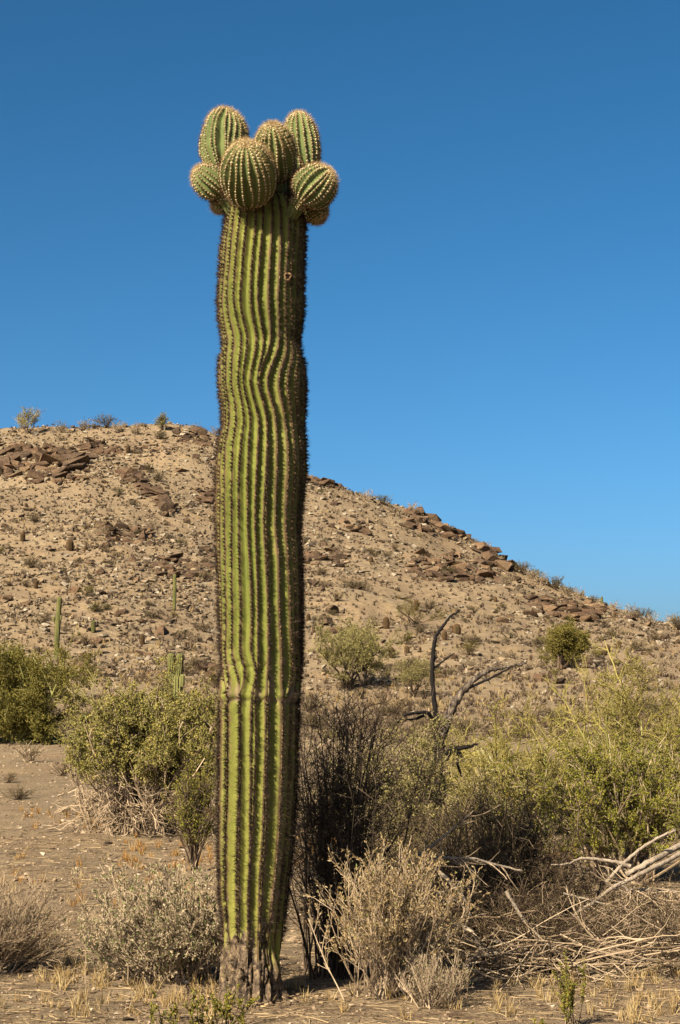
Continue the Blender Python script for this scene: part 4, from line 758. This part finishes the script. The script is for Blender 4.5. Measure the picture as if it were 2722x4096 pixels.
def fallen():
    Y = 11.8; b = hit(547, 950); b[1] = Y; b[2] = Tz(b[0], Y); root = link('fallen_dead_tree', None, loc=b); tag(root, 'bleached fallen dead tree with bare limbs sprawled on the ground', 'dead tree'); D = lambda x, y, dy=0: PF(x, y, Y + dy) - b
    def G(p): p = np.array(p); p[2] = max(p[2], Tz(p[0] + b[0], p[1] + b[1]) - b[2] + .02); return p
    e = D(2990, 3200, 1.0); e2 = np.array([e[0] + .4, e[1] + .5, Tz(e[0] + b[0] + .4, e[1] + b[1] + .5) - b[2] - .05])
    limb(root, 'trunk', [e2, e, D(2860, 3310, .5), D(2722, 3385, .2), D(2600, 3450), D(2500, 3505)], .028, .018, M['weathered'], 11, 9)
    limb(root, 'limb', [D(2860, 3320, .4), D(2722, 3420, .1), D(2560, 3500, -.1), D(2440, 3560, -.1), D(2380, 3610, -.1), D(2310, 3650, -.1), D(2270, 3700, -.1), G(D(2180, 3740))], .018, .007, M['weathered'], 12)
    limb(root, 'limb', [D(2420, 3540), D(2490, 3460), D(2560, 3400), D(2640, 3350), D(2690, 3330)], .015, .009, M['weathered'], 13, 6)
    limb(root, 'limb', [D(2690, 3330), D(2705, 3325), D(2690, 3318)], .010, .005, M['weathered'], 14, 5)
    limb(root, 'limb', [D(2530, 3470), D(2470, 3450), D(2400, 3440), D(2320, 3435), D(2270, 3460), D(2200, 3463)], .016, .005, M['weathered'], 15, 6)
    limb(root, 'limb', [D(2480, 3530), D(2520, 3568), D(2600, 3560), D(2680, 3562), D(2760, 3590)], .015, .008, M['weathered'], 16, 6)
    limb(root, 'limb', [D(2500, 3560), D(2600, 3610), D(2640, 3665), D(2680, 3700), D(2720, 3750, -.1)], .014, .006, M['weathered'], 17, 6)
    g = np.random.default_rng(140); mb = MB(); st = []
    for (x, y) in ((2540, 3565), (2600, 3565), (2650, 3570), (2700, 3575), (2620, 3640), (2660, 3690), (2330, 3668), (2400, 3670), (2500, 3600), (2360, 3660), (2580, 3570), (2690, 3640)):
        for _ in range(12): st.append(D(x + g.uniform(-25, 25), y, g.uniform(-.15, .1)))
    st = np.array(st); d = np.stack([g.normal(0, .45, len(st)), g.normal(0, .3, len(st)) - .1, -np.abs(g.normal(.7, .4, len(st)))], 1); p = grow(st, d, g.uniform(.25, .6, len(st)), 9, .2, -.01, g); zg = T(p[..., 0] + b[0], p[..., 1] + b[1]) - b[2]; p[..., 2] = np.maximum(p[..., 2], zg + .01); tubes(mb, p, .0045, .002, g, 4)
    a, d = spawn(p, 6, .2, 1, .3, .9, g); p = grow(a, d, g.uniform(.1, .25, len(a)), 4, .2, -.03, g); zg = T(p[..., 0] + b[0], p[..., 1] + b[1]) - b[2]; p[..., 2] = np.maximum(p[..., 2], zg + .01); tubes(mb, p, .0024, .0014, g)
    link('twigs', mb.mesh('twigs', [M['grey_twig']]), root)
    mb = MB(); n = 230; px_ = g.uniform(425, 690, n); Ys = g.uniform(10.55, 11.9, n); bx_ = (px_ - 340) / F_ * Ys; an = g.normal(0.1, .55, n) + np.where(g.random(n) < .5, math.pi, 0); d = np.stack([np.cos(an), np.sin(an) * .7, g.normal(.08, .16, n)], 1)
    st = np.stack([bx_ - b[0], Ys - b[1], T(bx_, Ys) - b[2] + g.uniform(.01, .34, n) ** 1.3], 1); p = grow(st, d, g.uniform(.25, .85, n), 8, .12, -.015, g); zg = T(p[..., 0] + b[0], p[..., 1] + b[1]) - b[2]; p[..., 2] = np.maximum(p[..., 2], zg + .01); tubes(mb, p, g.uniform(.003, .0075, n), .002, g, 5)
    a, d = spawn(p, 3, .3, 1, .3, .9, g); p = grow(a, d, g.uniform(.08, .25, len(a)), 5, .18, -.02, g); zg = T(p[..., 0] + b[0], p[..., 1] + b[1]) - b[2]; p[..., 2] = np.maximum(p[..., 2], zg + .008); tubes(mb, p, .0028, .0015, g, 4)
    tag(link('brush_sticks', mb.mesh('brush_sticks', [M['grey_twig']]), loc=b), 'tangle of thin crossing grey dead sticks lying in the brush heap', 'sticks', kind='stuff')
    # loose fallen branches in the brush heap
    labs = ['long straight pale fallen pole lying across the brush heap', 'bent grey branch arching out of the brush heap toward the dry fan bush', 'grey branch lying low along the edge of the bare ground', 'pale broken branch poking up beside the thorny bush', 'forked grey branch lying flat in the twig litter', 'crooked thin branch above the low forked branch', 'short grey branch at the bottom edge of the brush heap', 'thin reddish branch crossing above the brush heap', 'pale horizontal branch lying across the top of the brown brush', 'grey branch stub leaning in the shaded brush']
    pls = [[(2020, 3560), (2100, 3690), (2200, 3790), (2290, 3850), (2375, 3912)], [(1680, 3440), (1760, 3490), (1830, 3560), (1870, 3620), (1890, 3690)], [(1860, 3850), (1960, 3815), (2060, 3815), (2140, 3810)], [(1668, 3425), (1740, 3380), (1810, 3320), (1880, 3260)], [(1845, 3700), (1900, 3740), (1930, 3810), (1975, 3840), (2000, 3870)], [(1960, 3765), (2030, 3780), (2110, 3800), (2180, 3830), (2200, 3870)], [(1855, 3868), (1920, 3850), (1990, 3862), (2090, 3866)], [(2250, 3575), (2350, 3600), (2440, 3625), (2520, 3640)], [(1668, 3430), (1800, 3435), (1900, 3437), (1960, 3455), (2100, 3490)], [(1740, 3570), (1800, 3585), (1850, 3620), (1880, 3700)]]
    for i, (l, pl) in enumerate(zip(labs, pls)):
        dy = [-.9, -.8, -1.0, -.5, -.95, -.9, -1.05, -.2, -.5, -.75][i]; pts = [PF(x, y, Y + dy) for x, y in pl]; pts = [np.array([q[0], q[1], max(q[2], Tz(q[0], q[1]) + .015)]) for q in pts]
        r = link('fallen_branch', None, loc=pts[-1]); tag(r, l, 'branch'); rad = [.014, .017, .013, .013, .016, .012, .011, .009, .015, .014][i]; _, sm = limb(r, 'stick', [q - pts[-1] for q in pts], rad, rad * .45, M['weathered'], 200 + i, 6)
        mb = MB(); a, d = spawn(sm[None], 12, .1, 1, .4, 1.1, g); p = grow(a, d, g.uniform(.06, .3, 12), 5, .18, 0, g); zg = T(p[..., 0] + pts[-1][0], p[..., 1] + pts[-1][1]) - pts[-1][2]; p[..., 2] = np.maximum(p[..., 2], zg + .008); tubes(mb, p, rad * .35, .002, g, 4); tag(link('twigs', mb.mesh('twigs', [M['grey_twig']]), r), kind='stuff')
fallen()

# ------------------------------------------------------------------ foreground sprigs, grass, litter, stones
def sprig(label, base, h, w, seed, nst, leaf=1400, lsz=.013):
    g = np.random.default_rng(seed); tw = MB(); lf = MB(); p0 = grow(g.normal(size=(nst, 3)) * [.3 * w, .15 * w, 0], fan(nst, .05, .7, g), h * g.uniform(.5, 1.05, nst), 6, .1, .06, g); tubes(tw, p0, .003, .0015, g)
    a, d = spawn(p0, 5, .2, 1, .2, .7, g); p1 = grow(a, d, h * g.uniform(.12, .3, len(a)), 4, .12, .06, g); tubes(tw, p1, .002, .001, g); i = g.integers(0, len(p1), leaf); t = g.uniform(.0, 1, leaf)[:, None]; pos = p1[i, 0] * (1 - t) + p1[i, 3] * t
    leaves(lf, pos, g.normal(size=(leaf, 3)) + [0, 0, .8], lsz * g.uniform(.7, 1.4, leaf), lsz * .6, g); plant('creosote_sprig', label, 'plant', base, [('stems', tw, M['shaded_brown_twig']), ('leaves', lf, M['creosote'])])
sprig('low spreading green creosote seedling in front of the trunk foot', onground(218, 9.0), .22, .42, 151, 22, 2600)
sprig('upright two-pronged green seedling on the bare ground below the fallen tree', onground(568, 9.0), .36, .16, 152, 9, 1500)
sprig('tiny green sprout on bare ground before the fan shaped bush', onground(464, 8.95), .06, .05, 153, 4, 120)
sprig('little green sprout in the open dirt under the fallen limbs', onground(535, 8.95), .05, .04, 154, 4, 90)
def grass(name, label, ctr, mat, seed, blades=26, h=.14):
    g = np.random.default_rng(seed); mb = MB(); n = len(ctr); hs = h * g.uniform(.5, 1.3, n); i = np.repeat(np.arange(n), blades); k = len(i); st = ctr[i] + g.normal(size=(k, 3)) * (.12 * hs[i])[:, None] * [1, 1, 0]; st[:, 2] = T(st[:, 0], st[:, 1]) - .005
    p = grow(st, fan(k, .02, .6, g), hs[i] * g.uniform(.5, 1.1, k), 4, .12, -.06, g); d = nrm(np.cross(p[:, 1] - p[:, 0], g.normal(size=(k, 3)))); wd = (.0022 * np.maximum(1, ctr[i, 1] / 14))[:, None, None] * np.array([1, .9, .6, .1])[None, :, None]
    v = np.stack([p + d[:, None] * wd, p - d[:, None] * wd], 2).reshape(-1, 3); q = np.arange(k)[:, None] * 8 + np.array([[0, 1, 3, 2]]); quad = np.concatenate([q, q + 2, q + 4], 0); mb.add(v, quad=quad, rnd=np.repeat(g.random(k), 8))
    o = link(name, mb.mesh(name, [mat])); tag(o, label, 'grass', kind='stuff')
g = np.random.default_rng(161)
def tufts(boxes):
    out = []
    for (x0, x1, y0, y1, n) in boxes:
        for _ in range(n):
            q = hit(g.uniform(x0, x1), g.uniform(y0, y1)); out.append(q)
    return np.array(out)
grass('dry_grass', 'pale straw grass tufts along the near ground', tufts([(0, 90, 956, 985, 36), (60, 130, 965, 990, 22), (130, 190, 962, 985, 18), (100, 240, 975, 1005, 34), (230, 310, 985, 1005, 22), (380, 440, 975, 1000, 14), (600, 680, 950, 1000, 20), (610, 660, 1005, 1024, 12), (480, 680, 940, 965, 26), (680, 900, 940, 1000, 10), (-150, 0, 960, 1000, 20), (330, 680, 985, 1022, 26), (0, 60, 890, 950, 14), (0, 220, 985, 1022, 40), (0, 220, 850, 960, 60), (480, 680, 965, 1015, 40)]), M['straw'], 162, 16, .10)
grass('ochre_grass', 'rusty ochre grass under the bushes and over the flat', tufts([(60, 225, 812, 832, 90), (120, 210, 838, 870, 40), (100, 200, 890, 915, 16), (0, 200, 850, 915, 24), (20, 60, 810, 830, 8), (295, 345, 835, 870, 40), (500, 590, 835, 860, 24)]), M['ochre'], 163, 18, .12)
sx_, sy_ = wedge(9000, 62, 264, g); grass('hillside_scrub', 'tiny brown scrub tufts too many to count on the hillside', np.stack([sx_, sy_, T(sx_, sy_)], 1), M['shaded_brown_twig'], 165, 12, .36)
hx, hy = wedge(4600, 70, 262, g); kf = g.random(len(hx)) < .25 + 1.1 * fbm(hx / 12, hy / 18, s=99, o=3); hx, hy = hx[kf], hy[kf]
grass('hillside_grass', 'straw coloured grass patches on the rocky hillside', np.stack([hx, hy, T(hx, hy)], 1), M['straw'], 164, 14, .34)
mb = MB(); n = 9000; lx, ly = wedge(n, 8, 26, g); st = np.stack([lx, ly, T(lx, ly) + .006], 1); a = g.uniform(0, 6.28, n); d = np.stack([np.cos(a), np.sin(a), .05 + 0 * a], 1); p = grow(st, d, g.uniform(.04, .22, n), 4, .15, 0, g); p[..., 2] = T(p[..., 0], p[..., 1]) + .006; tubes(mb, p, .0026 * np.maximum(1, ly / 12), .0015, g); o = link('twig_litter', mb.mesh('twig_litter', [M['litter']])); tag(o, 'thin dry twigs littering the near ground', 'litter', kind='stuff')
gl = np.random.default_rng(171); n = 420; a = gl.uniform(0, 6.28, n); rr_ = gl.uniform(.17, .42, n); lx, ly = SAG[0] + np.cos(a) * rr_, SAG[1] + np.sin(a) * rr_; st = np.stack([lx, ly, T(lx, ly) + gl.uniform(.004, .03, n) * (0.45 - rr_) * 4], 1)
mb = MB(); leaves(mb, st, np.stack([np.cos(a * 3), np.sin(a * 3), .1 * np.sin(a * 7)], 1), gl.uniform(.015, .05, n), gl.uniform(.008, .02, n), gl); tag(link('bark_litter', mb.mesh('bark_litter', [M['litter']])), 'flakes of bark and dry litter round the trunk foot', 'litter', kind='stuff')
for fx, fy, s, lab in ((1828, 4072, .045, 'smooth grey stone half sunk in the pale dirt'), (262, 4048, .035, 'pale round stone lying in the straw at the path edge'), (515, 4085, .035, 'light flat stone on the bare reddish dirt'), (2540, 3956, .03, 'dark little stone on bare ground right of the seedling'), (425, 3380, .08, 'white stone on the open flat before the olive bush'), (2420, 3882, .03, 'pale stone beside the tip of the fallen pole')):
    q = hitF(fx, fy); o = link('ground_stone', BOULDERS[int(fx) % 14], loc=q + [0, 0, s * .1]); o.scale = (s * 1.4, s, s * .7); o.rotation_euler = (0, 0, fx); tag(o, lab, 'stone')
q = hitF(705, 4085); o = link('fallen_stick', None, loc=q); tag(o, 'short dark stick lying on dirt left of the green seedling', 'stick'); limb(o, 'stick', [(-.07, -.02, .012), (0, 0, .014), (.07, .03, .012)], .009, .006, M['halfburnt'], 300, 6)
